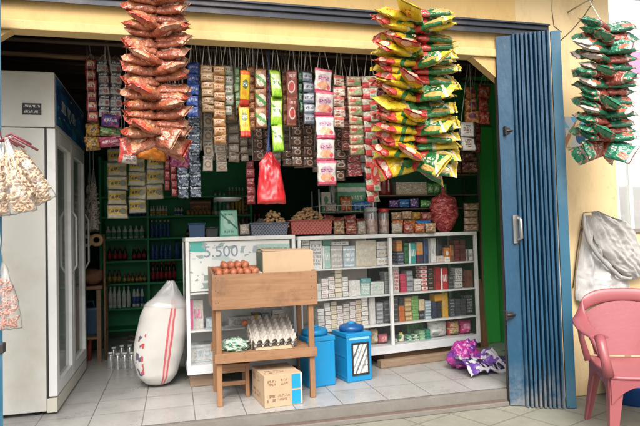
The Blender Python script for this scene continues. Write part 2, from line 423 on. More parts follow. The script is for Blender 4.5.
for (px, py) in ((508, 131), (509, 315)):
    c = PY(px, py, 3.365); b = MB(); b.box(c, (.055, .02, .045), None, .004); b.tube([c+Vector((-.03, -.012, 0)), c+Vector((.04, -.012, 0))], .008, 8); b.box(c+Vector((-.028, -.008, 0)), (.012, .028, .06), None, .002)
    b.build('hasp', plain('black_iron', (.025, .023, .023), .5), gt, world=True)
# the other half of the gate, just at the left edge of the opening
g2, *_ = folding_gate((-1.30, 3.16), (PY(3, 400, 3.28).x, 3.28), 11, -.095, 2.392, 'blue folding gate edge beside the white fridge at the left doorway side')
c = PY(1.5, 348, 3.28); b = MB(); b.box(c, (.03, .05, .05), None, .004); b.build('hasp', plain('black_iron', (.02, .02, .02), .5), g2, world=True)

# ------------------------------------------------------------------ fridge
FRW = plain('white_fridge_enamel', (.63, .625, .585), .4, .035, 2.5, dirt=(.50, .46, .37), dscale=2.2)
FRG = plain('grey_gasket', (.03, .03, .03), .6)
x1 = -.728; y0, y1 = 3.88, 5.10; x0 = -1.40
fr = thing('fridge', 'tall white two door display fridge standing inside the left doorway', 'fridge', ((x0+x1)/2, (y0+y1)/2, 0))
b = MB(); b.bb(x0, x1-.062, y0, y1, .022, 1.80, .006); b.build('cabinet', FRW, fr, world=True)
b = MB(); b.bb(x0, x1, y0-.004, y1, 1.805, 2.16, .008); b.build('header', FRW, fr, world=True)
HDR = pack('blue_header_print', (.02, .07, .22), [('n', 3, .55, 1.2, (.03, .18, .42)), ('n', 5, .6, 3.2, (.02, .16, .12)), ('t', .1, .6, .35, .7, (.55, .6, .65), 14, 4), ('n', 6, .66, 5, (.5, .5, .5))], fade=0)
b = MB(); b.bb(x1+.001, x1+.006, y0+.02, y1-.02, 1.83, 2.135); b.build('header_print', HDR, fr, world=True)
b = MB(); b.bb(x1-.061, x1-.052, y0+.002, y1-.002, .06, 1.80); b.build('gasket', FRG, fr, world=True)
b = MB(); b.bb(x1-.0605, x1-.002, y0, y1, .012, .10, .004); b.build('kick_plate', plain('beige_plastic', (.58, .55, .47), .5, .06), fr, world=True)
for k in range(2):
    ya = y0+.004+k*.61; yb = ya+.60
    b = MB()
    for (p, q) in ((ya, ya+.075), (yb-.06, yb)): b.bb(x1-.05, x1, p, q, .11, 1.80, .004)
    for (p, q) in ((.11, .19), (1.72, 1.80)): b.bb(x1-.049, x1-.001, ya+.0755, yb-.0605, p, q, .003)
    d = b.build('door', ALU, fr, world=True)
    b = MB(); b.bb(x1-.03, x1-.022, ya+.076, yb-.061, .191, 1.719); o = b.build('glass', film('fridge_glass', (.62, .68, .66), .45, .08, .5), d); o.data.transform(Matrix.Translation(-fr.location)); 
    b = MB(); b.tube([(x1+.002, yb-.03, .85), (x1+.03, yb-.03, .9), (x1+.03, yb-.03, 1.25), (x1+.002, yb-.03, 1.3)], .008, 8); o = b.build('handle', plain('grey_plastic', (.4, .4, .39), .5), d); o.data.transform(Matrix.Translation(-fr.location))
for yy in (y0+.05, y1-.05):
    for xx in (x0+.06, x1-.12): b = MB(); b.lathe([(.022, 0), (.022, .02), (.012, .05)], 10, (xx, yy, 0)); b.build('foot', BLACK, fr, world=True)
for zz_ in (.42, .78, 1.14, 1.5):
    b = MB(); b.bb(x0+.04, x1-.07, y0+.03, y1-.03, zz_-.012, zz_); b.build('inner_shelf', plain('white_wire_shelf', (.6, .62, .62), .4), fr, world=True)
STK = pack('fridge_sticker_print', (.03, .03, .035), [('t', .08, .92, .58, .9, (.6, .6, .58), 9, 2.2), ('t', .08, .92, .1, .45, (.5, .5, .5), 12, 3)], fade=0)
p0 = PY(22.5, 114.5, 3.878); p1 = PY(41.5, 103.5, 3.878)
b = MB(); b.bb(p0.x, p1.x, 3.874, 3.8785, p0.z, p1.z); b.build('sticker', STK, fr, world=True)

# ------------------------------------------------------------------ glass display counters
class Frame:
    def __init__(s, loc, rz): s.M = Matrix.Translation(loc) @ Matrix.Rotation(rz, 4, 'Z'); s.I = s.M.inverted(); s.loc = Vector(loc); s.rz = rz
    def hit(s, px, py, yl):
        o = s.I @ CAM; d = s.I.to_3x3() @ ray(px, py); return o + d*((yl-o.y)/d.y)
def counter(fr_, L, D, Ht, shelves, divs, label, back_mats, z0=.10, zb_=.165):
    t = thing('display_counter', label, 'display counter', fr_.loc, fr_.rz); w = .026
    b = MB(); xs = [w/2] + divs + [L-w/2]
    for x in xs: b.bb(x-w/2, x+w/2, 0, w, zb_+.001, Ht-.031, .003)
    for x in (w/2, L-w/2): b.bb(x-w/2, x+w/2, D-w, D, zb_+.001, Ht-.031, .003)
    b.bb(0, L, 0, w+.004, Ht-.03, Ht, .004); b.bb(0, L, D-w, D, Ht-.03, Ht, .004)
    for x in (w/2, L-w/2): b.bb(x-w/2, x+w/2, w+.0045, D-w-.0005, Ht-.03, Ht-.001)
    b.build('frame', ALU, t)
    b = MB(); b.bb(0, L, 0, D, z0, zb_, .004); b.build('base', plain('base_aluminium', (.60, .62, .64), .4, .06, 6, dirt=(.42, .42, .42)), t)
    b = MB(); b.bb(w, L-w, w+.005, D-w-.001, Ht-.012, Ht-.004); b.build('top', film('top_glass', (.7, .75, .75), .25, .1, .4), t)
    for zs in shelves:
        for a, c in zip(xs[:-1], xs[1:]):
            b = MB(); b.bb(a+w/2+.001, c-w/2-.001, .008, D-.03, zs-.012, zs, .002); b.build('shelf', plain('white_shelf', (.66, .68, .67), .35, .06), t)
    for i, (a, c) in enumerate(zip(xs[:-1], xs[1:])):
        b = MB(); b.bb(a+w/2+.001, c-w/2-.001, D-.022, D-.012, zb_+.001, Ht-.031); b.build('back_board', back_mats[i], t)
        b = MB(); b.bb(a+w/2, c-w/2, .001, .006, zb_+.002, Ht-.032); b.build('front_glass', GLASS, t)
    for x in (.003, L-.008):
        b = MB(); b.bb(x, x+.005, w, D-w, zb_+.002, Ht-.032); b.build('side_glass', GLASS, t)
    return t
FL = Frame((.072, 4.17, 0), R(2.0)); FR = Frame((.905, 4.205, 0), R(8.7))
PALEB = plain('pale_reflection_board', (.78, .68, .60), .6, .1); DARKB = plain('dark_board', (.02, .022, .024), .6); GREYB = plain('grey_back_board', (.70, .71, .69), .5, .08)  # left bay board is pale pink to stand in for reflections on its glass
cl = counter(FL, .812, .42, 1.08, [.41, .68], [], 'left white framed glass display counter holding the 5.500 price poster', [GREYB])
xd = FR.hit(392, 290, 0).x; LR = FR.hit(479, 290, 0).x
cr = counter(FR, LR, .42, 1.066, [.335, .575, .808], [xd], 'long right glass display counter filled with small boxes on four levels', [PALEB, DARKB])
# planks the counters stand on
def plank(fr_, x0, x1, y0, y1, z1, label, mat=BROWNW, rz=0):
    b = MB(); b.bb(x0, x1, y0, y1, .002, z1, .004); b.bm.transform(fr_.M @ Matrix.Rotation(rz, 4, 'Z'))
    return solo('wood_plank', b, mat, label, 'plank')
LIGHTW = woodmat('grey_brown_wood', (.22, .15, .10), (.36, .26, .18))
plank(FL, .02, .20, .06, .36, .096, 'short brown wood block under the left end of the left counter', LIGHTW)
plank(FL, .60, .80, .06, .36, .096, 'wood block under the right end of the left counter')
plank(FR, .25, .46, .05, .36, .097, 'wood block under the right counter behind the blue boxes')
plank(FR, .66, LR-.04, -.035, .03, .060, 'long rough brown plank lying along the foot of the right counter', LIGHTW, R(-.8))
plank(FR, .75, LR-.02, .06, .38, .098, 'wide brown plank carrying the right counter', BROWNW)

# poster inside the left counter
PST = pack('price_poster_print', (.84, .86, .84), [('r', 0, .145, .80, 1, (.05, .42, .38)), ('n', 4, .62, 2.0, (.50, .60, .58)), ('r', .66, 1, .45, .92, (.42, .58, .52)), ('t', .70, .98, .48, .9, (.16, .35, .28), 26, 3), ('t', .5, .68, .72, .92, (.35, .42, .45), 9, 5), ('n', 6, .64, 5.0, (.30, .40, .38)), ('t', .02, .30, .02, .35, (.28, .36, .34), 8, 7), ('t', .22, .34, .84, .9, (.5, .55, .58), 14, 3)], rough=.4, fade=0, bump=0)
po = thing('price_poster', 'white and teal printed price poster reading 5.500 behind the left counter glass', 'poster', FL.M @ Vector((.40, .018, .69)), FL.rz)
b = MB(); b.bb(-.37, .37, 0, .003, 0, .355); b.build('sheet', PST, po)
def text(body, size, mat, parent, M, name='lettering', ext=.0012, sx=1.0):
    cu = bpy.data.curves.new('lettering', 'FONT'); cu.body = body; cu.size = size; cu.extrude = ext; cu.align_x = 'CENTER'; cu.align_y = 'CENTER'
    tmp = bpy.data.objects.new('tmp', cu); me = bpy.data.meshes.new_from_object(tmp); bpy.data.objects.remove(tmp)
    me.materials.append(mat); me.transform(Matrix.Diagonal((sx, 1, 1, 1))); return link(name, me, parent, None, M @ Matrix.Rotation(R(90), 4, 'X'))
pl = FL.hit(221, 252, .016)
text('5.500', .115, plain('grey_blue_ink', (.20, .27, .36), .6), po, Matrix.Translation(Vector((pl.x-.40, -.002, pl.z-.69))), sx=1.0, ext=.0008)

# ------------------------------------------------------------------ boxes on the counter shelves
def C(*c): return c
K = dict(white=(.82, .81, .78), cream=(.78, .70, .52), red=(.52, .025, .03), maroon=(.14, .02, .025), black=(.02, .02, .022), navy=(.03, .045, .10), blue=(.06, .16, .36), teal=(.04, .36, .34), green=(.03, .20, .06), lgreen=(.22, .46, .14), orange=(.66, .22, .045), tan=(.58, .38, .17), yellow=(.74, .42, .02), grey=(.32, .34, .36), dgrey=(.075, .08, .09), pink=(.66, .10, .30), lblue=(.42, .56, .64), mint=(.40, .62, .54), brown=(.18, .08, .05), pale=(.62, .60, .56))
def boxmat(base, ink, style=0):
    nm = f'box_{base}_{ink}_{style}'; bb_, ik = K[base], K[ink]
    if style == 0: e = [('r', 0, 1, .80, .88, ik), ('t', .12, .88, .25, .7, ik, 7, 5), ('r', .1, .9, .06, .12, ik)]
    elif style == 1: e = [('r', 0, .22, 0, 1, ik), ('t', .3, .92, .3, .75, ik, 9, 3.5)]
    elif style == 2: e = [('r', 0, 1, 0, .34, ik), ('e', .5, .62, .24, .18, ik), ('t', .2, .8, .1, .22, bb_, 9, 6)]
    elif style == 3: e = [('r', .02, .98, .0, .10, K['dgrey']), ('t', .15, .85, .35, .7, ik, 12, 2.5)]
    else: e = [('t', .1, .9, .1, .9, ik, 5, 9)]
    return pack(nm, bb_, e, rough=.45, fade=.2, bump=.04)
NBOX = 0
def stack(fr_, px0, px1, pyt, pyb, n, zs, mat, label, cat='box', yl=.06, dep=.085, name='packet_box', grp=None, z_from=None):
    """n boxes one on another between two picture columns; sizes are real, taken on the plane of the stack's front"""
    a, c = fr_.hit(px0, pyb, yl), fr_.hit(px1, pyb, yl); top = fr_.hit((px0+px1)/2, pyt, yl).z
    w = max(.02, c.x-a.x-.003); base = zs if z_from is None else fr_.hit((px0+px1)/2, z_from, yl).z
    hh = max(.012, (top-base)/n); cx = (a.x+c.x)/2
    b = MB(); b.box((0, 0, (hh-.0012)/2), (w, dep, hh-.0012), None, min(.002, hh*.12)); me = b.mesh(name, mat)
    first = None
    for k in range(n):
        j = random.uniform(-.003, .003) if n > 1 else 0
        o = link(name, me); o.matrix_world = fr_.M @ Matrix.Translation((cx+j, yl+dep/2+random.uniform(0, .004), base+.001+k*hh)) @ Matrix.Rotation(R(random.uniform(-2.5, 2.5)), 4, 'Z')
        tag(o, label, cat, grp or (label if n > 1 else None))
S3, S2, S1, S0 = .808, .575, .335, .166
# right bay, top level
r = lambda *a, **k: stack(FR, *a, **k)
T3 = 'on the dark bay top shelf'
r(397.5, 404.5, 251.5, 262, 1, S3, boxmat('navy', 'grey', 0), 'small grey blue box under an orange one, left end of the dark bay')
r(397, 402.8, 240.5, 251.5, 1, S3, boxmat('orange', 'tan', 0), 'small orange box on a grey blue one, left end of the right bay', z_from=251.4)
r(405, 408.8, 243, 262, 1, S3, boxmat('green', 'black', 0), 'narrow dark green box beside the teal one ' + T3)
r(409.4, 416.4, 243, 261.8, 1, S3, boxmat('teal', 'white', 1), 'bright teal upright box ' + T3)
r(417.3, 423.6, 255, 261.5, 1, S3, boxmat('navy', 'maroon', 1), 'small purple grey box under the tan box ' + T3)
r(416.8, 423.4, 242.5, 255, 1, S3, boxmat('tan', 'orange', 2), 'tan box resting on a small purple grey box in the right bay', z_from=254.9)
r(424.2, 428.8, 239, 261.3, 1, S3, boxmat('navy', 'blue', 1), 'narrow dark blue box left of the tall white one ' + T3)
r(429.5, 436.8, 238.2, 261.2, 1, S3, boxmat('white', 'grey', 1), 'tall white box in the middle of the right bay top shelf')
r(437.3, 444.4, 256, 261, 1, S3, boxmat('white', 'orange', 0), 'low white box under the black box ' + T3)
r(437.3, 443.2, 240, 256, 1, S3, boxmat('black', 'dgrey', 1), 'black box standing on a low white box in the right bay', z_from=255.9)
r(444.8, 450.2, 248, 261, 1, S3, boxmat('orange', 'white', 2), 'bright orange box with a pale mark ' + T3)
r(450.6, 454.5, 245, 260.8, 1, S3, boxmat('brown', 'orange', 1), 'narrow rust brown box right of the bright orange box on the top shelf')
r(455.2, 460.4, 240, 260.6, 5, S3, boxmat('maroon', 'red', 3), 'maroon flat packet in the left of two maroon stacks, right bay top shelf')
r(460.8, 466.4, 239.5, 260.4, 5, S3, boxmat('maroon', 'brown', 3), 'maroon flat packet in the right of two maroon stacks, right bay top shelf')
r(467.6, 473.4, 249.5, 260, 1, S3, boxmat('white', 'dgrey', 1), 'small white box at the right end of the right bay top shelf')
# right bay, second level
r(394, 399.6, 266, 290, 1, S2, boxmat('white', 'red', 4), 'tall white pack at the left end of the second shelf, right bay')
r(400.4, 406.9, 274, 290, 3, S2, boxmat('red', 'pink', 0), 'pinkish red packet stacked beside the tall white pack, second shelf')
r(407.4, 413.8, 271, 289.6, 4, S2, boxmat('grey', 'lblue', 3), 'grey blue packet in the stack left of the small white packets, second shelf')
r(414.6, 421.4, 279, 289.4, 2, S2, boxmat('white', 'grey', 3), 'small white packet in a low stack in the middle of the second shelf')
r(421.8, 428.0, 266, 289, 6, S2, boxmat('white', 'red', 2), 'white and red packet in the tall stack on the second shelf')
r(428.6, 434.0, 267, 288.8, 5, S2, boxmat('black', 'tan', 3), 'black packet with a tan edge stacked between white and red ones')
r(434.8, 440.8, 267, 288.6, 1, S2, boxmat('red', 'maroon', 1), 'left of the two tall bright red cartons on the second shelf')
r(441.4, 448.4, 268, 288.3, 1, S2, boxmat('red', 'white', 1), 'right of the two tall bright red cartons on the second shelf')
r(449.0, 454.2, 276, 288, 3, S2, boxmat('dgrey', 'grey', 3), 'dark grey packet in a low stack beside the bright red cartons')
r(455.6, 463.0, 281.6, 287.5, 1, S2, boxmat('white', 'black', 3), 'flat white packet with dark edge under the tall white carton')
r(456.0, 462.8, 268, 281.5, 1, S2, boxmat('white', 'dgrey', 4), 'white carton on a flat packet near the right end of the second shelf', z_from=281.4)
r(465.6, 473.2, 270, 287, 1, S2, boxmat('brown', 'maroon', 1), 'dark brown carton at the right end of the second shelf')
# right bay, third level
r(394, 398.8, 297, 320, 5, S1, boxmat('dgrey', 'grey', 3), 'dark grey packet stacked at the left end of the third shelf, right bay')
r(399.4, 404.8, 306, 320, 3, S1, boxmat('orange', 'red', 0), 'red orange packet in a short stack under a black one, third shelf')
r(399.6, 404.6, 297, 306, 1, S1, boxmat('black', 'dgrey', 0), 'black packet topping the red orange stack on the third shelf', z_from=305.9)
r(405.6, 412.6, 297.5, 319.6, 5, S1, boxmat('tan', 'cream', 3), 'tan packet in the stack left of the green stack, third shelf')
r(413.0, 419.2, 296, 319.2, 7, S1, boxmat('lgreen', 'green', 3), 'leaf green packet in the green stack on the third shelf')
r(419.8, 424.9, 311, 319, 1, S1, boxmat('black', 'grey', 3), 'black packet under a cream box on the third shelf')
r(419.6, 425.0, 299.5, 311, 1, S1, boxmat('cream', 'tan', 4), 'cream box standing on a black packet on the third shelf', z_from=310.9)
r(425.6, 431.8, 301, 318.6, 6, S1, boxmat('lblue', 'white', 3), 'pale blue packet in the stack beside the navy ones, third shelf')
r(432.4, 437.4, 301.5, 318.3, 6, S1, boxmat('navy', 'dgrey', 3), 'navy packet in the left of two dark stacks by the yellow cartons')
r(437.8, 442.4, 303, 318.0, 5, S1, boxmat('black', 'navy', 3), 'blackish packet in the stack touching the tall yellow carton')
r(435.2, 442.6, 294.5, 301.4, 1, S1, boxmat('yellow', 'orange', 0), 'flat yellow packet lying on dark stacks on the third shelf', z_from=301.3)
r(443.2, 448.8, 292.5, 317.7, 1, S1, boxmat('yellow', 'tan', 1), 'tall yellow carton standing on the third shelf')
r(450.2, 455.6, 299, 317.3, 6, S1, boxmat('dgrey', 'lblue', 3), 'dark grey packet in the first stack right of the yellow carton')
r(456.0, 461.2, 299, 317.0, 6, S1, boxmat('dgrey', 'navy', 3), 'dark slate packet in the second stack right of the yellow carton')
r(461.6, 466.6, 300, 316.6, 6, S1, boxmat('dgrey', 'black', 3), 'sooty packet in the third stack right of the yellow carton')
r(467.0, 473.6, 293, 316.2, 1, S1, boxmat('black', 'grey', 4), 'tall black carton at the right end of the third shelf')
# right bay, bottom level
def tins(fr_, px0, px1, pyt, n, zs, label, body, lid, yl=.07, name='tin'):
    a, c = fr_.hit(px0, 345, yl), fr_.hit(px1, 345, yl); h = max(.03, fr_.hit((px0+px1)/2, pyt, yl).z-zs); w = (c.x-a.x)/n; rr = w*.44
    t0 = None
    for k in range(n):
        x = a.x+w*(k+.5)
        if t0 is None:
            t0 = thing(name, label, 'bottle', (0, 0, 0), 0, label if n > 1 else None)
            b = MB(); b.lathe([(rr*.9, 0), (rr, .004), (rr, h*.72), (rr*.6, h*.82)], 12); b.build('body', body, t0)
            b = MB(); b.lathe([(rr*.62, h*.821), (rr*.62, h)], 12); b.build('cap', lid, t0); o = t0
        else: o = copy_tree(t0)
        o.matrix_world = fr_.M @ Matrix.Translation((x, yl+rr, zs+.001))
tins(FR, 394.6, 399.2, 341, 1, S0, 'short pale tin at the left end of the bottom level, right bay', boxmat('pale', 'green', 0), plain('white_cap', (.7, .7, .68), .4))
tins(FR, 399.8, 405.6, 333, 1, S0, 'cream bottle with green label beside the green packs, bottom level', boxmat('cream', 'green', 2), plain('yellow_cap', (.5, .42, .1), .4))
r(408, 413.4, 335.5, 347, 2, S0, boxmat('green', 'mint', 2), 'green mint packet in the first low stack on the bottom level')
r(413.8, 419.6, 335.0, 346.5, 2, S0, boxmat('green', 'white', 2), 'green and white packet in the second low stack on the bottom level')
r(420, 425.6, 331, 346, 3, S0, boxmat('lgreen', 'mint', 2), 'light green packet in the third low stack on the bottom level')
r(425.9, 431.2, 329.5, 345.6, 3, S0, boxmat('green', 'teal', 2), 'deep green packet stacked next to the clear white bag')
r(408, 424, 324, 335, 1, S0, boxmat('green', 'black', 4), 'dark green carton lying over the green packet stacks', yl=.17, dep=.10)
def bagblock(fr_, px0, px1, pyt, zs, mat, label, name='plastic_pack', yl=.06, dep=.12, cat='pack', seed=1):
    a, c = fr_.hit(px0, 345, yl), fr_.hit(px1, 345, yl); h = fr_.hit((px0+px1)/2, pyt, yl).z - zs; w = c.x-a.x
    o = link(name, pillow(w, h, dep*.8, seed, 14, 14, .12, 0, .05, .06, mat, name, top=True)); o.matrix_world = fr_.M @ Matrix.Translation(((a.x+c.x)/2, yl+dep/2, zs+h/2+.002)); return tag(o, label, cat)
bagblock(FR, 431.6, 451, 321, S0, pack('white_clear_bag', (.66, .66, .62), [('e', .3, .25, .16, .14, (.25, .28, .27)), ('n', 5, .6, 2, (.42, .44, .42))], .25), 'puffy whitish plastic bag on the bottom level of the right bay', seed=3)
bagblock(FR, 451.4, 463.4, 321.5, S0, pack('red_green_pack', (.58, .06, .06), [('r', 0, 1, .44, .53, (.60, .5, .3)), ('e', .5, .72, .3, .14, (.55, .5, .12)), ('e', .5, .25, .3, .14, (.16, .4, .08)), ('t', .1, .9, .05, .95, (.7, .5, .3), 6, 9)], .25), 'red noodle pack with yellow and green pictures on the bottom level', seed=5)
bagblock(FR, 463.8, 475.2, 320.5, S0, pack('pink_pack', (.62, .04, .22), [('e', .5, .6, .35, .2, (.7, .3, .45)), ('n', 4, .6, 2, (.75, .45, .5))], .25), 'bright pink plastic pack at the right end of the bottom level', seed=6)
# left bay
r(302.5, 309.8, 240, 267, 5, S3, boxmat('white', 'dgrey', 3), 'white medicine box with dark edge stacked at the left end of the top shelf')
r(310.6, 322.8, 241, 266.6, 1, S3, boxmat('white', 'grey', 4), 'large plain white carton on the left bay top shelf')
r(323.2, 331.0, 246, 266.2, 1, S3, boxmat('mint', 'white', 1), 'mint carton below a dark green lid box, left bay top shelf')
r(323.2, 331.2, 239.3, 246, 1, S3, boxmat('green', 'teal', 0), 'dark green striped box lying on the mint carton', z_from=245.9)
r(331.4, 343.4, 246, 265.8, 1, S3, boxmat('pale', 'white', 0), 'pale grey carton right of the mint carton, left bay')
r(332.0, 349, 241.5, 246, 1, S3, boxmat('white', 'dgrey', 3), 'flat white box lying across the pale cartons of the left bay', z_from=245.9)
r(343.8, 356.0, 246, 265.4, 1, S3, boxmat('lblue', 'white', 0), 'pale blue carton in the middle of the left bay top shelf')
r(356.6, 376.6, 240.5, 265.0, 1, S3, boxmat('cream', 'pale', 4), 'wide cream carton on the left bay top shelf')
r(377.0, 390.4, 241.5, 264.0, 3, S3, boxmat('white', 'tan', 3), 'white and cream box stacked at the right end of the left bay top shelf')
r(317.5, 321.4, 284, 296, 2, S2, boxmat('white', 'pale', 0), 'small white box beside the table edge on the left bay second shelf')
r(322, 328.8, 278.5, 295.6, 5, S2, boxmat('white', 'pink', 3), 'white box with pink edge in the first stack, left bay second shelf')
r(329.2, 335.2, 276.8, 295.3, 5, S2, boxmat('white', 'red', 3), 'white box with red print in the second stack, left bay second shelf')
r(335.6, 342.6, 269, 295.0, 6, S2, boxmat('cream', 'pale', 3), 'cream box in the tallest stack of the left bay second shelf')
r(343.2, 348.8, 277, 294.7, 4, S2, boxmat('white', 'grey', 3), 'white box with grey edge right of the tall cream stack')
r(349.4, 360.8, 280.6, 294.3, 1, S2, boxmat('white', 'pale', 1), 'plain white carton left of the teal box, second shelf')
r(361.2, 370.6, 283, 294, 1, S2, boxmat('mint', 'white', 4), 'pale mint carton under the flat teal box, second shelf')
r(361.6, 371.4, 278.4, 283, 1, S2, boxmat('teal', 'lblue', 0), 'flat teal box lying on the pale mint carton', z_from=282.9)
r(371.2, 384.6, 282, 293.6, 1, S2, boxmat('white', 'mint', 0), 'wide white carton right of the teal box, second shelf')
r(385.2, 390.6, 272, 293, 5, S2, boxmat('grey', 'dgrey', 3), 'grey packet stacked at the right end of the left bay second shelf')
xs_ = [(318.5, 325), (325.4, 331), (331.4, 337.2), (337.6, 343.4), (343.8, 350), (350.4, 356), (356.4, 362), (362.4, 368.6)]
tone = [('white', 'pale', 309), ('white', 'tan', 303), ('cream', 'tan', 301.5), ('white', 'red', 306), ('pale', 'tan', 304), ('white', 'pink', 302), ('cream', 'red', 300.5), ('white', 'tan', 297.5)]
desc = ['white packet in the low stack nearest the egg table, left bay third shelf', 'white packet with tan edge in the second stack of the third shelf', 'cream packet with tan edge in the third stack of the left bay', 'white packet with red edge in the fourth stack of the third shelf', 'pale packet with tan edge in the fifth stack of the third shelf', 'white packet with pink edge in the sixth stack of the third shelf', 'cream packet with red edge in the seventh stack of the third shelf', 'white packet with tan edge in the tallest stack of the left bay third shelf']
for (a, c), (ba, ik, yt), ds in zip(xs_, tone, desc): r(a, c, yt, 325-.06*(a-320), 6, S1, boxmat(ba, ik, 3), ds)
r(370, 376, 296.5, 322.6, 1, S1, boxmat('white', 'pale', 1), 'tall white carton right of the packet stacks on the third shelf')
r(377, 384, 303, 322.2, 5, S1, boxmat('grey', 'pale', 3), 'grey white packet in the last stack of the left bay third shelf')
r(384.6, 390.6, 301, 321.8, 4, S1, boxmat('dgrey', 'grey', 3), 'dark grey packet stacked at the right end of the left bay third shelf')
bagblock(FR, 373.6, 380.6, 330, S0, pack('beige_pack', (.60, .46, .26), [('e', .5, .5, .3, .3, (.66, .6, .5))], .3), 'beige pouch on the bottom level of the left bay', seed=8)
bagblock(FR, 381, 391, 335, S0, pack('rose_pack', (.58, .16, .18), [('e', .5, .5, .3, .3, (.66, .3, .3))], .3), 'rose red pouch on the bottom level of the left bay', seed=9)
# left counter contents
l = lambda *a, **k: stack(FL, *a, **k)
l(229, 252, 317, 327, 1, .41, boxmat('white', 'grey', 4), 'long white carton seen through the table legs in the left counter', yl=.08)
l(252.6, 262, 313.5, 327, 1, .41, pack('yellow_tag_box', K['dgrey'], [('e', .5, .5, .42, .42, K['yellow'])], .4), 'dark box with a round yellow mark in the left counter', yl=.08)
l(262.6, 271, 314, 326.4, 2, .41, boxmat('lblue', 'navy', 4), 'pale blue box in a short stack right of the yellow marked box', yl=.08)
l(273, 284, 310, 326, 3, .41, boxmat('white', 'tan', 3), 'white box stacked at the right inside the left counter', yl=.08)
l(190.5, 204, 300, 328, 1, .41, boxmat('pale', 'pink', 1), 'large pale carton with a pink stripe at the left end of the left counter', yl=.10)
l(206, 222, 318, 329, 1, .41, boxmat('lblue', 'white', 4), 'pale blue flat carton beside the large pale one in the left counter', yl=.10)
l(222, 290, 355, 371, 1, .166, boxmat('grey', 'white', 4), 'long grey carton on the floor of the left counter', yl=.10, dep=.2)
l(191, 214, 345, 373, 1, .166, boxmat('white', 'lblue', 0), 'white carton on the floor of the left counter at its left end', yl=.10, dep=.15)

# ------------------------------------------------------------------ wooden egg table
ty0, ty1 = 3.66, 4.10; tx0, tx1 = .232, .902
tb = thing('egg_table', 'orange brown wooden table with a deep tray top holding eggs', 'table', ((tx0+tx1)/2, (ty0+ty1)/2, 0))
b = MB(); b.bb(tx0-.008, tx1+.008, ty0, ty0+.016, .615, .838, .002); b.build('front_board', WOOD, tb, world=True)
b = MB(); b.bb(tx0-.008, tx1+.008, ty1-.016, ty1, .615, .87, .002); b.build('back_board', WOOD, tb, world=True)
for x, nm in ((tx0-.0075, 'side_board'), (tx1-.0085, 'side_board')):
    b = MB(); b.prism([(x, ty0+.0165, .616), (x, ty1-.0165, .616), (x, ty1-.0165, .868), (x, ty0+.0165, .837)], (.016, 0, 0)); b.build(nm, WOOD, tb, world=True)
b = MB(); b.bb(tx0+.009, tx1-.009, ty0+.017, ty1-.017, .620, .634); b.build('tray_bottom', WOOD, tb, world=True)
for x in (tx0+.012, tx1-.05):
    for y in (ty0+.018, ty1-.052):
        b = MB(); b.bb(x, x+.034, y, y+.034, .001, .6195, .003); b.build('leg', WOODV, tb, world=True)
for ya, yb in ((ty0-.002, ty0+.0165), (ty1-.0165, ty1+.002)): b = MB(); b.bb(tx0+.0, tx1-.004, ya, yb, .275, .335, .002); b.build('apron', WOOD, tb, world=True)
b = MB()
for k in range(4): b.bb(tx0+.047, tx1-.052, ty0+.02+k*.1, ty0+.115+k*.1, .318, .331, .001)
for x in (tx0+.014, tx1-.048): b.bb(x, x+.03, ty0+.054, ty1-.054, .285, .317)
b.build('lower_shelf', WOOD, tb, world=True)
b = MB()
for x in (tx0+.012, tx0+.03, tx1-.03, tx1-.012):
    for z in (.65, .73, .81): b.ico((x, ty0-.0004, z+random.uniform(-.01, .01)), (.0034, .0016, .0034), 1)
o = b.build('nail', plain('rusty_nail', (.06, .045, .04), .6), tb, world=True); o['kind'] = 'stuff'
# eggs on pulp trays
PULP = plain('grey_paper_pulp', (.40, .37, .33), .95, .15, 20, .1, bump=.4, bscale=60)
def egg_tray_mesh(w=.30, d=.30, n=6, amp=.019, th=.004):
    b = MB()
    f = lambda u, v: Vector(((u-.5)*w, (v-.5)*d, amp*math.tanh(1.6*(math.cos(2*math.pi*n*u)*math.cos(2*math.pi*n*v)*.6 + .4*(math.cos(2*math.pi*n*u)+math.cos(2*math.pi*n*v))*.8))))
    b.grid(f, n*8, n*8); b.grid(lambda u, v: f(u, v)-Vector((0, 0, th)), n*8, n*8, flip=True)
    # rim
    bmesh.ops.remove_doubles(b.bm, verts=b.bm.verts, dist=.0002)
    return b.mesh('egg_tray', PULP)
etm = egg_tray_mesh()
o = link('egg_tray', egg_tray_mesh(.30, .40, 7)); o.location = (.405, 3.88, .822); tag(o, 'grey pulp egg tray under the brown eggs in the tray top of the table', 'egg tray')
b = MB(); b.bb(.26, .555, 3.685, 4.07, .636, .800, .004); solo('straw_pad', b, CARD, 'cardboard pad carrying the pulp tray of eggs inside the table top', 'pad')
EGG = plain('brown_egg_shell', (.36, .115, .055), .42, .22, 3, .45)
b = MB(); b.lathe([(.0003, -.028)]+[(.0222*math.sin(t)*(1-.10*math.cos(t)*-1), -.028*math.cos(t)) for t in [k*math.pi/10 for k in range(1, 10)]]+[(.0003, .028)], 14); egm = b.mesh('egg', EGG)
for j in range(7):
    for i in range(6):
        for lay in range(2 if (1 < j < 6 and 0 < i < 5) else 1):
            o = link('egg', egm); o.location = (.275+.046*i+random.uniform(-.004, .004), 3.71+.054*j+random.uniform(-.004, .004), .848+.036*lay+random.uniform(-.002, .003)); o.rotation_euler = (random.uniform(-.7, .7), random.uniform(-.7, .7), random.uniform(0, 6))
            tag(o, 'brown egg heaped in the left part of the tray top', 'egg', 'brown eggs in the table tray')
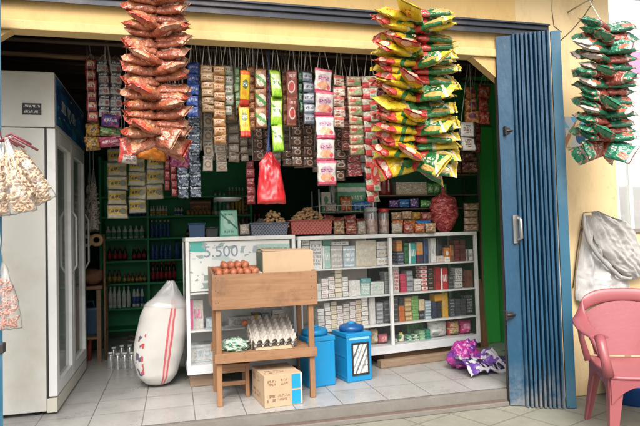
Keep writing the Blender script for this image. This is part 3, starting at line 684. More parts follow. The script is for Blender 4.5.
# cardboard box on the tray
def carton(A, Bc, Cc, h, label, mat, extras=None, flaps=False, name='cardboard_box'):
    """A near corner, B along the front, C along the left side (floor points)"""
    A = Vector(A); e1 = Vector(Bc)-A; e1.z = 0; L = e1.length; ang = math.atan2(e1.y, e1.x); e2 = Vector(Cc)-A; D = abs((Matrix.Rotation(-ang, 3, 'Z') @ e2).y)
    t = thing(name, label, 'box', A, ang)
    b = MB(); b.bb(0, L, 0, D, .001, h, .003); b.build('carton', mat, t)
    return t, L, D
pA = PY(263, 262, 3.74); pB = PY(313.5, 262, 3.74)
cb, L, D = carton((pA.x, 3.74, .636), (pB.x, 3.74, .636), (pA.x, 4.06, .636), .335, 'open brown cardboard box set in the tray beside the eggs', CARD)
GRNC = plain('green_printed_card', (.10, .15, .10), .7)
b = MB(); b.bb(-.0015, -.0003, .02, D-.02, .16, .33); b.build('side_print', GRNC, cb)
for y0_, y1_, rx in ((.004, D*.49, 5), (D*.51, D-.004, -4)):
    b = MB(); b.box((L/2, (y0_+y1_)/2, .343), (L*.99, y1_-y0_, .004), Euler((R(rx), R(1.5), 0))); b.build('flap', CARD, cb)
# box under the table
BOXP = pack('printed_carton', (.50, .36, .235), [('t', .08, .30, .66, .86, (.24, .15, .10), 12, 12), ('t', .42, .62, .66, .88, (.26, .16, .10), 10, 9), ('t', .06, .30, .14, .42, (.22, .14, .1), 11, 6), ('t', .34, .68, .16, .40, (.28, .18, .12), 16, 8)], .8, .0, .2, .1)
A = PZ(265, 409); Bc = PZ(302.7, 403.7); Cc = PZ(252, 396); hh = PY(265, 376.5, A.y).z
cb2, L, D = carton(A, Bc, Cc, hh, 'printed cardboard box with a bright blue tape strip under the egg table', BOXP)
TAPE = plain('blue_label', (.01, .26, .46), .4, .06)
b = MB(); b.bb(L*.72, L*.955, -.0018, -.0004, .008, hh*.47); b.bb(L*.72, L*.955, -.0018, -.0004, hh*.53, hh-.006); b.build('blue_label', TAPE, cb2)
b = MB(); b.bb(L*.955, L*.995, -.0016, -.0004, .006, hh-.004); b.build('white_strip', plain('white_tape', (.66, .62, .55), .5), cb2)
# tilted trays and a green bag on the lower shelf
Mt = Matrix.Translation((.62, 3.86, .42)) @ Matrix.Rotation(R(2), 4, 'Z') @ Matrix.Rotation(R(24), 4, 'X')
for k, lb in enumerate(('lowest grey pulp egg tray of the tilted stack on the lower shelf', 'second lowest pulp egg tray of the tilted stack on the lower shelf', 'second highest pulp egg tray of the tilted stack on the lower shelf', 'topmost grey pulp egg tray of the tilted stack on the lower shelf')):
    o = link('egg_tray', etm); o.matrix_world = Mt @ Matrix.Translation((random.uniform(-.004, .004), random.uniform(-.004, .004), -.03+.019*k)); tag(o, lb, 'egg tray')
b = MB(); b.prism([(.50, 3.70, .333), (.50, 3.99, .333), (.50, 3.99, .445), (.50, 3.96, .452)], (.24, 0, 0)); solo('tray_prop', b, CARD, 'folded cardboard wedge propping the tilted egg trays', 'cardboard')
o = link('egg', egm); o.location = PY(247, 329, 3.79); o.rotation_euler = (1.2, .3, 0); o.location.z = .487; o.location.y = 3.90; tag(o, 'single brown egg lying on the tilted pulp trays', 'egg')
GRB = pack('green_stripe_film', (.42, .50, .42), [('n', 9, .50, 1, (.10, .30, .17)), ('n', 14, .56, 4, (.62, .66, .6)), ('n', 6, .6, 7, (.05, .12, .08))], .25)
b = MB(); b.ico((.375, 3.79, .36), (.085, .075, .045), 4, 4, .5, 3.2, .3325); solo('plastic_bag', b, GRB, 'crumpled green striped plastic bag left of the pulp egg trays', 'bag')
# small stool under the table
st = thing('low_stool', 'small wooden stool standing under the egg table at its left', 'stool', (.36, 3.95, 0))
b = MB(); b.bb(.255, .475, 3.84, 4.06, .205, .227, .002); b.build('seat', WOOD, st, world=True)
for x in (.26, .444):
    for y in (3.845, 4.03):
        b = MB(); b.bb(x, x+.026, y, y+.024, .001, .2045, .002); b.build('leg', WOODV, st, world=True)
b = MB(); b.bb(.287, .4435, 3.846, 3.862, .085, .112, .002); b.bb(.287, .4435, 3.846, 3.862, .17, .2035, .002); b.build('rail', WOOD, st, world=True)

# ------------------------------------------------------------------ two blue boxes with lids
BLUP = plain('blue_plastic', (.006, .23, .50), .36, .14, 4, dirt=(.03, .20, .38), dscale=7); BLUD = plain('dark_blue_lid', (.008, .08, .25), .3, .1, 4)
def blue_box(A, Bc, Cc, h, label, window):
    A, Bc, Cc = Vector(A), Vector(Bc), Vector(Cc); e = Bc-A; L = e.length; ang = math.atan2(e.y, e.x); D = abs((Matrix.Rotation(-ang, 3, 'Z') @ (Cc-A)).y)
    D = max(D, .16)
    t = thing('blue_bin', label, 'bin', A, ang)
    b = MB(); b.bb(0, L, 0, D, .001, h-.035, .008); b.build('body', BLUP, t)
    b = MB(); b.bb(-.004, L+.004, -.004, D+.004, h-.034, h, .006); b.build('top_rim', BLUP, t)
    for zz in (.03, h*.5):
        b = MB(); b.bb(-.003, L+.003, D*.12, D*.88, zz, zz+.008); b.build('rib', BLUP, t)
    b = MB(); rr = min(L, D)*.46; b.lathe([(rr*.9, 0), (rr, .006), (rr, .028), (rr*.9, .04), (rr*.5, .052), (.002, .056)], 24); link('lid', b.mesh('lid', BLUD if window else BLUP), t, M=Matrix.Translation((L/2, D/2, h+.0005)))
    b = MB(); b.lathe([(rr*.35, 0), (rr*.3, .012), (.001, .016)], 16); link('knob', b.mesh('knob', BLUP), t, M=Matrix.Translation((L/2, D/2, h+.053)))
    if window:
        b = MB(); z0_, z1_ = h*.13, h*.80; a, c = L*.18, L*.88
        b.bb(a, c, -.006, -.0005, z0_, z0_+.014); b.bb(a, c, -.006, -.0005, z1_-.014, z1_); b.bb(a, a+.012, -.006, -.0005, z0_+.0142, z1_-.0142); b.bb(c-.012, c, -.006, -.0005, z0_+.0142, z1_-.0142)
        b.build('window_frame', BLACK, t)
        b = MB(); b.bb(a+.0122, c-.0122, -.003, -.0006, z0_+.0142, z1_-.0142)
        b.build('window', pack('sachet_window_print', (.70, .69, .66), [('d', .9, -.8, -.42, .055, (.10, .10, .11)), ('d', .9, -.8, -.14, .05, (.3, .3, .3)), ('d', .9, -.8, .14, .055, (.12, .12, .12)), ('d', .9, -.8, .42, .05, (.25, .25, .25)), ('n', 5, .62, 2, (.2, .2, .2))], .3, 0), t)
        b = MB(); b.bb(L*.10, L*.92, -.0025, -.0004, h*.86, h*.955, .001); b.build('name_strip', plain('pale_blue_strip', (.25, .52, .66), .4), t)
    return t
A = PZ(348, 383.4); Bc = PZ(372.4, 379.6); Cc = PZ(334, 376.5); hh = PY(348, 334, A.y).z
blue_box(A, Bc, Cc, hh, 'blue plastic bin with dark round lid and a window on its front', True)
A2 = PZ(309.5, 389); off = A2-A
blue_box(A2, PZ(336, 384.8), Cc+off, hh*1.0, 'plain blue plastic bin half hidden by the table leg', False)

# ------------------------------------------------------------------ sack of rice
def rice_sack():
    g = G('white_woven_sack'); uv = g.tc.outputs['UV']; x, y, _ = g.sep(uv); o = g.tc.outputs['Object']
    n = g.noise(o, 5, 4); c = g.mix(n, (.50, .485, .46), (.58, .565, .54))
    wv = g.ma('MULTIPLY', g.ma('SINE', g.ma('MULTIPLY', x, 700)), g.ma('SINE', g.ma('MULTIPLY', y, 420)))
    def band(a, w): return g.ma('COMPARE', x, a, w)
    s = g.ma('MAXIMUM', band(.793, .0065), band(.818, .0065)); c = g.mix(g.ma('MULTIPLY', s, .85), c, (.50, .03, .05))
    c = g.mix(g.ma('MULTIPLY', band(.8055, .005), .35), c, (.55, .2, .2))
    mk = g.ma('MULTIPLY', g.ma('COMPARE', x, .625, .030), g.ma('COMPARE', y, .38, .24))
    t = g.ma('GREATER_THAN', g.noise(g.comb(g.ma('MULTIPLY', x, 34), g.ma('MULTIPLY', y, 13), 3.3), 1, 1), .50)
    mk2 = g.ma('GREATER_THAN', g.noise(g.comb(g.ma('MULTIPLY', x, 10), g.ma('MULTIPLY', y, 6), 1.3), 1, 0), .5)
    c = g.mix(g.ma('MULTIPLY', g.ma('MULTIPLY', mk, t), .9), c, g.mix(mk2, (.05, .05, .10), (.45, .03, .05)))
    g.bump(g.ma('ADD', g.ma('MULTIPLY', wv, .15), g.noise(o, 9, 5)), .35, .012)
    return g.out(c, .6, .35)
base = PZ(158, 390); topc = PY(168, 298, base.y+.08)
t = thing('rice_sack', 'full white woven rice sack with a double red stripe leaning by the counter', 'sack', base)
def sack_pt(u, v):
    a = 2*math.pi*u; zz = v
    prof = [(0, .045), (.03, .095), (.12, .142), (.35, .176), (.6, .180), (.8, .170), (.93, .145), (1.0, .10)]
    for (p0, r0), (p1, r1) in zip(prof[:-1], prof[1:]):
        if p0 <= zz <= p1: rad = r0+(r1-r0)*(zz-p0)/(p1-p0)
    cx = base.x + (topc.x-base.x)*zz + .0*math.sin(zz*3) - .022*math.sin(math.pi*zz); cy = base.y + .12 + .02*zz
    nz = mn.noise(Vector((math.cos(a)*1.3, math.sin(a)*1.3, zz*2.5)))
    rad *= 1+.08*nz+.018*mn.noise(Vector((math.cos(a)*4, math.sin(a)*4, zz*9)))+.012*(.5-abs(mn.noise(Vector((math.cos(a)*3, math.sin(a)*3+5, zz*14)))))
    q = (abs(math.cos(a))**2.5+abs(math.sin(a))**2.5)**(-1/2.5)
    return Vector((cx+math.cos(a)*rad*q, cy+math.sin(a)*rad*.82*q, .012+zz*(topc.z-.012)+.012*math.sin(a*2)*(1 if zz > .8 else 0)))
b = MB(); b.grid(sack_pt, 48, 36); bmesh.ops.remove_doubles(b.bm, verts=b.bm.verts, dist=.001)
ends = [e for e in b.bm.edges if e.is_boundary]; bmesh.ops.contextual_create(b.bm, geom=ends)
b.build('bag', rice_sack(), t, world=True)
pk = PY(171, 281, base.y+.15)
def cap_pt(u, v):
    p = sack_pt(u, .90+.10*min(1, v*3)); c = Vector((topc.x-.01, base.y+.14, p.z)); p = c+(p-c)*(1.035+.02*mn.noise(Vector((u*9, v*5, 2))))
    if v > .33:
        k = (v-.33)/.67; q = pk+Vector((math.cos(6.283*u)*.022+.03*mn.noise(Vector((u*4, 3, 1))), math.sin(6.283*u)*.012, .015*mn.noise(Vector((u*8, 1, 1)))))
        w = k**.85; p = p*(1-w)+q*w; p += Vector((math.cos(6.283*u), math.sin(6.283*u), 0))*.014*mn.noise(Vector((math.cos(6.283*u)*3.5, math.sin(6.283*u)*3.5, k*1.5)))*math.sin(math.pi*k)
    return p
b = MB(); b.grid(cap_pt, 48, 18); b.build('plastic_liner', MILKY, t, world=True)
# glass tumblers on the floor
gl0 = None
for k, (px, py) in enumerate(((111, 366), (118, 367), (125, 366.5), (132, 366), (139, 366), (146, 365), (122, 358), (130, 357.5), (138, 357), (114, 360))):
    if gl0 is None:
        gl0 = thing('glass_jar', 'clear empty glass jar in a row on the dark floor beside the rice sack', 'jar', (0, 0, 0), 0, 'empty glass jars on the floor')
        b = MB(); b.lathe([(.026, .001), (.029, .006), (.029, .085), (.02, .10), (.017, .125)], 14); b.build('jar_body', film('jar_glass', (.7, .75, .73), .16, .05, .9), gl0)
        b = MB(); b.lathe([(.0195, .118), (.0195, .132)], 14); b.build('rim', plain('pale_rim', (.55, .57, .55), .3), gl0)
        o = gl0
    else: o = copy_tree(gl0)
    o.location = PZ(px, py+2)
# sandals
for (px, py, a, lb) in ((131, 341, 30, 'left brown sandal on the floor at the back shelf foot'), (141, 340, 15, 'right brown sandal on the floor at the back shelf foot')):
    t = thing('sandal', lb, 'sandal', PZ(px, py), R(a))
    b = MB(); b.lathe([(.052, .001), (.055, .006), (.052, .016)], 20); b.bm.transform(Matrix.Diagonal((.8, 2.2, 1, 1))); b.build('sole', plain('pale_sole', (.35, .31, .28), .8), t)
    b = MB(); b.tube([(-.04, -.01, .012), (-.03, .0, .04), (0, .02, .055), (.03, 0, .04), (.04, -.01, .012)], .008, 6); b.build('strap', BROWNW, t)

# ------------------------------------------------------------------ things on the counters
def wbox(x0, x1, y0, y1, z0, z1, bev=.003): b = MB(); b.bb(x0, x1, y0, y1, z0, z1, bev); return b
zt = 1.0805
# kitchen scale
MINT = plain('mint_enamel', (.10, .42, .30), .4, .08)
sx0, sx1 = PY(220, 230, 4.33).x, PY(238.5, 230, 4.33).x
t = thing('kitchen_scale', 'mint green kitchen scale with a round silver pan on the left counter', 'scale', ((sx0+sx1)/2, 4.36, zt))
zt2 = PY(229, 210, 4.33).z
b = MB(); b.prism([(sx0, 4.33, zt), (sx1, 4.33, zt), (sx1-.008, 4.345, zt2), (sx0+.008, 4.345, zt2)], (0, .10, 0)); b.build('body', MINT, t, world=True)
FACEP = pack('scale_dial_print', (.30, .62, .48), [('e', .5, .55, .36, .30, (.42, .68, .56)), ('t', .2, .8, .82, .93, (.02, .16, .10), 9, 9), ('e', .5, .55, .10, .08, (.03, .2, .12)), ('d', .5, .8, .72, .04, (.03, .15, .10)), ('t', .2, .8, .08, .2, (.03, .2, .12), 9, 8)], .35, 0, .5, 0)
b = MB(); b.box(((sx0+sx1)/2, 4.3335, (zt+zt2)/2), ((sx1-sx0)*.86, .002, (zt2-zt)*.9), Euler((R(-5.5), 0, 0))); b.build('dial', FACEP, t, world=True)
zp = PY(229, 202, 4.38).z
b = MB(); b.lathe([(.03, zt2), (.02, zt2+.004), (.02, zp-.004), (.05, zp)], 14, ((sx0+sx1)/2, 4.385, 0)); b.build('stem', BLACK, t, world=True)
b = MB(); b.lathe([(.045, zp+.0005), (.085, zp+.010), (.105, zp+.030), (.108, zp+.031), (.10, zp+.020), (.082, zp+.014), (.03, zp+.008)], 28, ((sx0+sx1)/2, 4.385, 0)); b.build('pan', plain('pan_silver', (.55, .56, .55), .3, .05, metal=.4), t, world=True)
# tubs and baskets
def basket(px0, px1, pyt, Y, D, z0, label, mat, name='basket', taper=.93):
    x0, x1 = PY(px0, 230, Y).x, PY(px1, 230, Y).x; h = PY((px0+px1)/2, pyt, Y).z - z0; L = x1-x0
    t = thing(name, label, name, ((x0+x1)/2, Y+D/2, z0))
    b = MB(); th = .006
    def ring(s, z, ins): return [(x*(L/2*s-ins), y*(D/2*s-ins), z) for x, y in ((-1, -1), (1, -1), (1, 1), (-1, 1))]
    rings = [ring(taper, 0.001, 0), ring(1, h, 0), ring(1, h, th), ring(taper, th, th)]
    V = [[b.bm.verts.new(p) for p in r_] for r_ in rings]
    for A_, B_ in zip(V[:-1], V[1:]):
        for k in range(4): b.face([A_[k], A_[(k+1) % 4], B_[(k+1) % 4], B_[k]], ((0, 0), (1, 0), (1, 1), (0, 1)))
    b.face(V[0][::-1]); b.face(V[3]); b.build('tub', mat, t)
    b = MB(); P = ring(1.015, h-.006, 0)
    for k in range(4): b.tube([P[k], P[(k+1) % 4]], .006, 6)
    b.build('rim', mat, t)
    return t, L, h
def weave(name, a, c):
    g = G(name); uv = g.tc.outputs['UV']; x, y, _ = g.sep(uv)
    s = g.ma('MULTIPLY', g.ma('SINE', g.ma('MULTIPLY', x, 75)), g.ma('SINE', g.ma('MULTIPLY', y, 24)))
    c_ = g.mix(g.ma('GREATER_THAN', s, .25), a, c); g.bump(s, .3, .005); return g.out(c_, .5, .4)
GREYW = weave('grey_blue_weave', (.17, .19, .24), (.06, .07, .10)); REDW = weave('faded_red_weave', (.46, .13, .11), (.28, .06, .05))
b1, L1, h1 = basket(251, 288.5, 222.5, 4.25, .22, zt, 'grey blue woven plastic basket on the left counter', GREYW)
b2, L2, h2 = basket(291, 333, 219.5, 4.28, .24, 1.0805, 'faded red woven plastic basket across the counters, right of the grey one', REDW)
b3, L3, h3 = basket(189, 205, 223, 4.35, .14, zt, 'small dark blue plastic tub at the left end of the left counter', plain('deep_blue_plastic', (.02, .06, .14), .4), 'tub')
b4, L4, h4 = basket(206, 218, 227, 4.40, .12, zt, 'small blackish tub between the blue tub and the green scale', plain('charcoal_plastic', (.03, .035, .04), .4), 'tub')
def heap(px0, px1, pyt, Y, D, z0, n, rad, mat, label, name, cat):
    x0, x1 = PY(px0, 225, Y).x, PY(px1, 225, Y).x; zt_ = PY((px0+px1)/2, pyt, Y+D/2).z; b = MB()
    for k in range(n):
        u, v = random.random(), random.random(); hgt = z0+(zt_-z0)*(.25+.75*(1-(2*u-1)**2)*(1-(2*v-1)**2)**.6)
        b.ico((x0+(x1-x0)*u, Y+D*v, hgt*random.uniform(.0, .06)+hgt*.97 if 0 else z0+(hgt-z0)*random.uniform(.75, 1.0)), (rad*random.uniform(.8, 1.4), rad, rad*random.uniform(.6, .9)), 1, k, .25)
    o = solo(name, b, mat, label, cat); o['kind'] = 'stuff'; return o
BULB = plain('tan_bulbs', (.50, .31, .16), .55, .35, 30, .3)
heap(291.5, 331, 207.5, 4.30, .21, zt+.03, 220, .016, BULB, 'heap of tan shallots and garlic spilling over the red basket', 'garlic_heap', 'garlic')
heap(262, 288, 210.5, 4.28, .18, zt+.03, 110, .015, BULB, 'small heap of tan bulbs at the right of the grey basket', 'garlic_heap', 'garlic')
heap(253, 271, 219, 4.29, .14, zt+.02, 40, .014, plain('dark_bulbs', (.12, .10, .10), .6, .3, 20), 'dark dried goods in the left half of the grey basket', 'dried_goods', 'dried goods')
# wire rack in the middle
zr = 1.0665
WIRE = plain('white_wire', (.52, .54, .52), .4, .1)
rx0, rx1, ry0, ry1 = PY(320, 230, 4.42).x, PY(374, 230, 4.42).x, 4.42, 4.66
t = thing('wire_rack', 'white two level wire rack full of packets on the right counter', 'rack', ((rx0+rx1)/2, (ry0+ry1)/2, zr))
zA = zr+.008; zB = PY(347, 212, 4.42).z; zC = PY(347, 189, 4.42).z
for x in (rx0, rx1):
    for y in (ry0, ry1): b = MB(); b.tube([(x, y, zr), (x, y, zC)], .005, 6); b.build('post', WIRE, t, world=True)
for z in (zA, zB):
    b = MB()
    for zz in (z, z+.055): b.tube([(rx0, ry0, zz), (rx1, ry0, zz), (rx1, ry1, zz), (rx0, ry1, zz)], .0032, 5, True)
    for k in range(13):
        x = rx0+(rx1-rx0)*k/12; b.tube([(x, ry0, z+.055), (x, ry0, z), (x, ry1, z), (x, ry1, z+.055)], .0018, 4)
    b.build('wire_basket', WIRE, t, world=True)
PK = {}
def pk_(nm, *a, **k):
    if nm not in PK: PK[nm] = pack(nm, *a, **k)
    return PK[nm]
def pouch(px0, px1, pyt, pyb, Y, mat, label, name='snack_pack', t=.045, top=True, cat='pack', seed=None, z0=None, tilt=0, dz=0):
    a, c = PY(px0, pyb, Y), PY(px1, pyb, Y); h = PY((px0+px1)/2, pyt, Y).z-a.z
    o = link(name, pillow(c.x-a.x, h, t, seed if seed is not None else random.randint(1, 90), 12, 12, .12, 0, .05, .07, mat, name, top))
    o.location = ((a.x+c.x)/2, Y, a.z+h/2+dz); o.rotation_euler = (R(random.uniform(-8, 4)), R(tilt), R(random.uniform(-8, 8))); return tag(o, label, cat)
def crate(px0, px1, pyt, pyb, Y, D, mat, label, name='packet_box', cat='box', z0=None):
    a, c = PY(px0, pyb, Y), PY(px1, pyb, Y); h = PY((px0+px1)/2, pyt, Y).z; b = MB(); zz = a.z if z0 is None else z0; b.bb(a.x, c.x, Y, Y+D, zz, h, .003); return solo(name, b, mat, label, cat)
GP = pk_('green_white_print', (.07, .36, .16), [('r', 0, 1, .7, .85, (.6, .66, .6)), ('t', .1, .9, .2, .6, (.6, .66, .58), 9, 5)])
crate(338, 366, 183, 202, 4.50, .10, GP, 'green and white carton on the upper level of the wire rack', z0=zB+.003)
crate(322, 331, 192, 211, 4.47, .08, boxmat('pale', 'green', 2), 'pale slim carton at the left end of the wire rack', z0=zB+.003)
RB = pk_('red_brown_pack', (.34, .05, .04), [('n', 4, .55, 1, (.50, .22, .14)), ('t', .2, .8, .3, .7, (.55, .4, .3), 8, 5), ('n', 6, .62, 3, (.10, .05, .05))])
def jar(px0, px1, pyt, pyb, Y, glass, lid, label, fill=None, z0=None, name='jar'):
    a, c = PY(px0, pyb, Y), PY(px1, pyb, Y); rr = (c.x-a.x)/2; h = PY((px0+px1)/2, pyt, Y).z-a.z; z = a.z if z0 is None else z0; h += a.z-z
    t = thing(name, label, 'jar', ((a.x+c.x)/2, Y+rr, z))
    b = MB(); b.lathe([(rr*.92, .001), (rr, .01), (rr, h*.76), (rr*.86, h*.84)], 18); b.build('body', glass, t)
    b = MB(); b.lathe([(rr*.92, h*.841), (rr*.95, h*.86), (rr*.93, h*.99), (rr*.5, h)], 18); b.build('lid', lid, t)
    if fill:
        b = MB(); b.lathe([(rr*.85, .006), (rr*.93, .015), (rr*.93, h*.55), (rr*.6, h*.62)], 16); b.build('contents', fill, t)
    return t
jar(367, 380, 207, 231, 4.30, film('sweet_jar', (.75, .78, .76), .2, .08, .5), plain('grey_lid', (.35, .37, .37), .4), 'clear jar of wrapped sweets right of the wire rack', RB, z0=zr)
jar(380.5, 391, 208, 230.5, 4.36, film('sweet_jar', (.75, .78, .76), .2, .08, .5), plain('red_lid', (.35, .03, .03), .4), 'clear red lidded jar of brown sweets by the shallots shelf', RB, z0=zr)
jar(330, 338.5, 178, 193, 4.55, film('sweet_jar', (.75, .78, .76), .2, .08, .5), plain('pale_lid', (.55, .57, .55), .4), 'clear empty jar standing behind the wire rack on its upper level', z0=zB+.004)
for i, (px0, px1, pt, pb, Y, lb) in enumerate(((323, 333, 215, 232, 4.44, 'red brown snack pack at the left of the wire rack bottom'), (333, 345, 217, 232, 4.45, 'red brown snack pack in the middle of the wire rack bottom'), (345, 357, 215, 231.5, 4.46, 'red brown snack pack leaning right in the wire rack bottom'), (357, 367, 218, 231.5, 4.45, 'red brown snack pack at the right of the wire rack bottom'))):
    pouch(px0, px1, pt, pb, Y, RB, lb, tilt=random.uniform(-12, 12))
BLP = pk_('bright_blue_pack', (.015, .17, .50), [('n', 5, .6, 1, (.3, .45, .6)), ('t', .2, .8, .4, .6, (.6, .65, .7), 8, 4)])
pouch(352, 375, 201, 209, 4.46, BLP, 'bright blue flat pack on the front of the wire rack', tilt=-3)
# shelf rack right of it
gx0, gx1, gy0, gy1 = PY(376, 230, 4.60).x, PY(480, 230, 4.60).x, 4.60, 4.86
t = thing('shelf_rack', 'dark open shelf rack of snacks at the right end of the counter', 'rack', ((gx0+gx1)/2, 4.7, zr))
z2 = PY(420, 208, 4.6).z; z3 = PY(420, 194.5, 4.6).z; z4 = PY(465, 174, 4.6).z
FR_ = plain('dark_grey_metal', (.06, .065, .065), .45)
for x in (gx0, gx1):
    for y in (gy0, gy1): b = MB(); b.bb(x-.008, x+.008, y-.008, y+.008, zr, z4+.3); b.build('post', FR_, t, world=True)
for z, xa in ((z2, gx0), (z3, gx0), (z4, PY(447, 180, 4.6).x)):
    b = MB(); b.bb(xa+.009, gx1-.009, gy0, gy1, z-.012, z, .002); b.build('shelf', plain('brown_shelf', (.10, .07, .05), .5), t, world=True)
b = MB(); b.bb(gx0+.01, gx1-.01, gy1+.009, gy1+.014, z3, z4+.28); b.build('back_sheet', plain('green_backing', (.015, .10, .04), .6), t, world=True)
jr = jar(377.5, 394, 171, 194, 4.62, plain('dark_red_jar', (.16, .012, .012), .25), plain('dark_red_lid', (.12, .01, .012), .4), 'dark red plastic jar with a pale label on the upper shelf of the rack', z0=z3+.001)
b = MB(); b.bb(-.022, .038, -.071, -.0695, .03, .13); b.build('label', boxmat('pale', 'red', 0), jr)
CRM = pk_('cream_biscuit_pack', (.55, .48, .36), [('n', 9, .55, 1, (.68, .62, .50)), ('n', 12, .58, 4, (.30, .24, .16)), ('r', 0, 1, 0, .12, (.4, .3, .2))])
crate(396.5, 427, 182, 194, 4.61, .12, CRM, 'cream patterned biscuit tray on the upper shelf of the rack', z0=z3+.001)
GRP = pk_('green_snack_pack', (.05, .28, .06), [('n', 6, .55, 1, (.30, .50, .15)), ('t', .1, .9, .3, .7, (.5, .6, .4), 8, 4)])
for i, (a, c, lb) in enumerate(((427.5, 434, 'green snack pack nearest the cream tray on the upper shelf'), (434, 440.5, 'green snack pack in the middle of the upper shelf row'), (440.5, 447, 'green snack pack at the right of the upper shelf row'))): pouch(a, c, 183, 194.3, 4.64, GRP, lb, t=.03)
PUR = pk_('purple_pack', (.12, .05, .22), [('n', 5, .58, 2, (.45, .42, .5))])
for i, (a, c, pt, m_, lb) in enumerate(((389, 399, 200, PUR, 'purple and white pack on the middle shelf of the rack'), (399, 410, 199, BLP, 'blue pack in the middle of the rack middle shelf'), (410, 419, 198, PUR, 'dark purple pack right of the blue one on the middle shelf'), (420, 433, 200, GRP, 'green pack lying at the right of the middle shelf'))): pouch(a, c, pt, 207.8, 4.63, m_, lb, t=.03)
TANP = pk_('tan_pack', (.42, .25, .12), [('n', 5, .55, 2, (.6, .5, .35)), ('t', .15, .85, .3, .7, (.2, .1, .06), 8, 5)])
ORP = pk_('orange_red_pack', (.50, .09, .03), [('n', 5, .55, 2, (.62, .30, .08)), ('t', .15, .85, .35, .7, (.62, .5, .4), 8, 5)])
for a, c, pt, pb, m_, lb in ((391, 402, 212, 221, TANP, 'tan pack above the orange red pack on the counter'), (402, 412, 211, 220, TANP, 'tan pack in the middle above the counter packs'), (412, 421, 212, 220.5, pk_('yellow_pack', (.55, .36, .03), [('n', 5, .55, 2, (.3, .1, .05))]), 'small yellow pack on the counter packs'), (421, 432, 212, 221, RB, 'dark red brown pack right of the small yellow pack'), (392, 404, 220, 231.5, ORP, 'orange red pack on the counter front'), (404, 416, 220.5, 231.3, ORP, 'orange red pack beside the blue and white pack'), (416, 432, 220.5, 231, BLP, 'blue and white pack left of the net of shallots')): pouch(a, c, pt, pb, 4.52 if pb < 225 else 4.47, m_, lb)
# more stock crowding the counter top
CLR = pk_('pale_clear_pack', (.50, .46, .38), [('n', 5, .55, 2, (.62, .58, .5)), ('n', 7, .6, 4, (.3, .16, .08))])
for a, c, pt, pb, Y, m_, lb in ((334, 345, 221, 234.5, 4.29, TANP, 'tan pack standing in front of the wire rack just right of the red basket'), (345.5, 357, 222.5, 234.3, 4.28, RB, 'red brown pack on the counter edge before the wire rack'), (357.5, 366, 221, 234.2, 4.30, CLR, 'pale clear pack on the counter edge before the wire rack'), (391.5, 403, 223, 233.4, 4.34, CLR, 'pale clear pack lying on the counter edge left of the shallot net'), (403.5, 414, 222.5, 233.2, 4.34, RB, 'red brown pack on the counter edge before the orange packs'), (414.5, 425, 223.5, 233, 4.35, ORP, 'orange red pack on the counter edge below the blue white pack'), (425.5, 436, 223, 232.8, 4.36, TANP, 'tan pack on the counter edge touching the shallot net'), (325, 337, 203, 211.8, 4.47, CLR, 'pale clear pack on the upper wire basket at its left'), (340, 352, 196, 211, 4.46, ORP, 'orange red pack standing in the upper wire basket'), (366, 374, 197, 210.5, 4.47, RB, 'red brown pack at the right end of the upper wire basket'), (433.5, 446, 198, 207.6, 4.63, TANP, 'tan pack at the right end of the rack middle shelf'), (449, 462, 163, 173.6, 4.64, RB, 'red brown pack on the highest shelf of the rack'), (463, 477, 161.5, 173.4, 4.64, TANP, 'tan pack at the right end of the highest shelf'), (240, 250, 224, 235, 4.30, CLR, 'pale clear pack between the green scale and the grey basket')): pouch(a, c, pt, pb, Y, m_, lb)
# red net of shallots
NET = pack('red_net_print', (.30, .035, .04), [('n', 13, .52, 1, (.45, .10, .09)), ('n', 17, .6, 3, (.16, .01, .02)), ('n', 22, .62, 6, (.55, .25, .2))], .5, 0, .3, .6)
a, c = PY(436.5, 230, 4.40), PY(463.5, 230, 4.40); ht = PY(450, 192, 4.45).z; rr = (c.x-a.x)/2
t = thing('shallot_net', 'red net bag of shallots tied at the top on the right counter', 'net bag', ((a.x+c.x)/2, 4.40+rr*.8, zr))
def net(u, v):
    aa = 6.283*u; prof = (math.sin(min(1, v*1.02+.06)*math.pi*.80)**.6) if v < .88 else .55-(v-.88)*3.6
    nz = 1+.10*mn.noise(Vector((math.cos(aa)*4, math.sin(aa)*4, v*9)))+.05*mn.noise(Vector((math.cos(aa)*9, math.sin(aa)*9, v*18)))
    return Vector((math.cos(aa)*rr*prof*nz, math.sin(aa)*rr*.75*prof*nz, v*(ht-zr)+.002))
b = MB(); b.grid(net, 32, 30); b.build('net', NET, t)
b = MB(); b.tube([(0, 0, ht-zr-.012), (.005, -.01, ht-zr+.02), (-.01, 0, ht-zr+.045)], [.018, .012, .02], 8); b.build('knot', NET, t)
for k, lb in enumerate(('lowest tan pack stacked right of the shallot net', 'second tan pack from the bottom right of the shallot net', 'third tan pack from the bottom right of the shallot net', 'topmost tan pack stacked right of the shallot net')):
    pouch(464, 479, 224.5-7.2*k, 232-7.2*k, 4.50, pk_('brown_white_pack', (.36, .20, .12), [('n', 5, .55, 2, (.55, .42, .32)), ('r', .1, .9, .1, .3, (.5, .4, .32))]), lb, top=False)

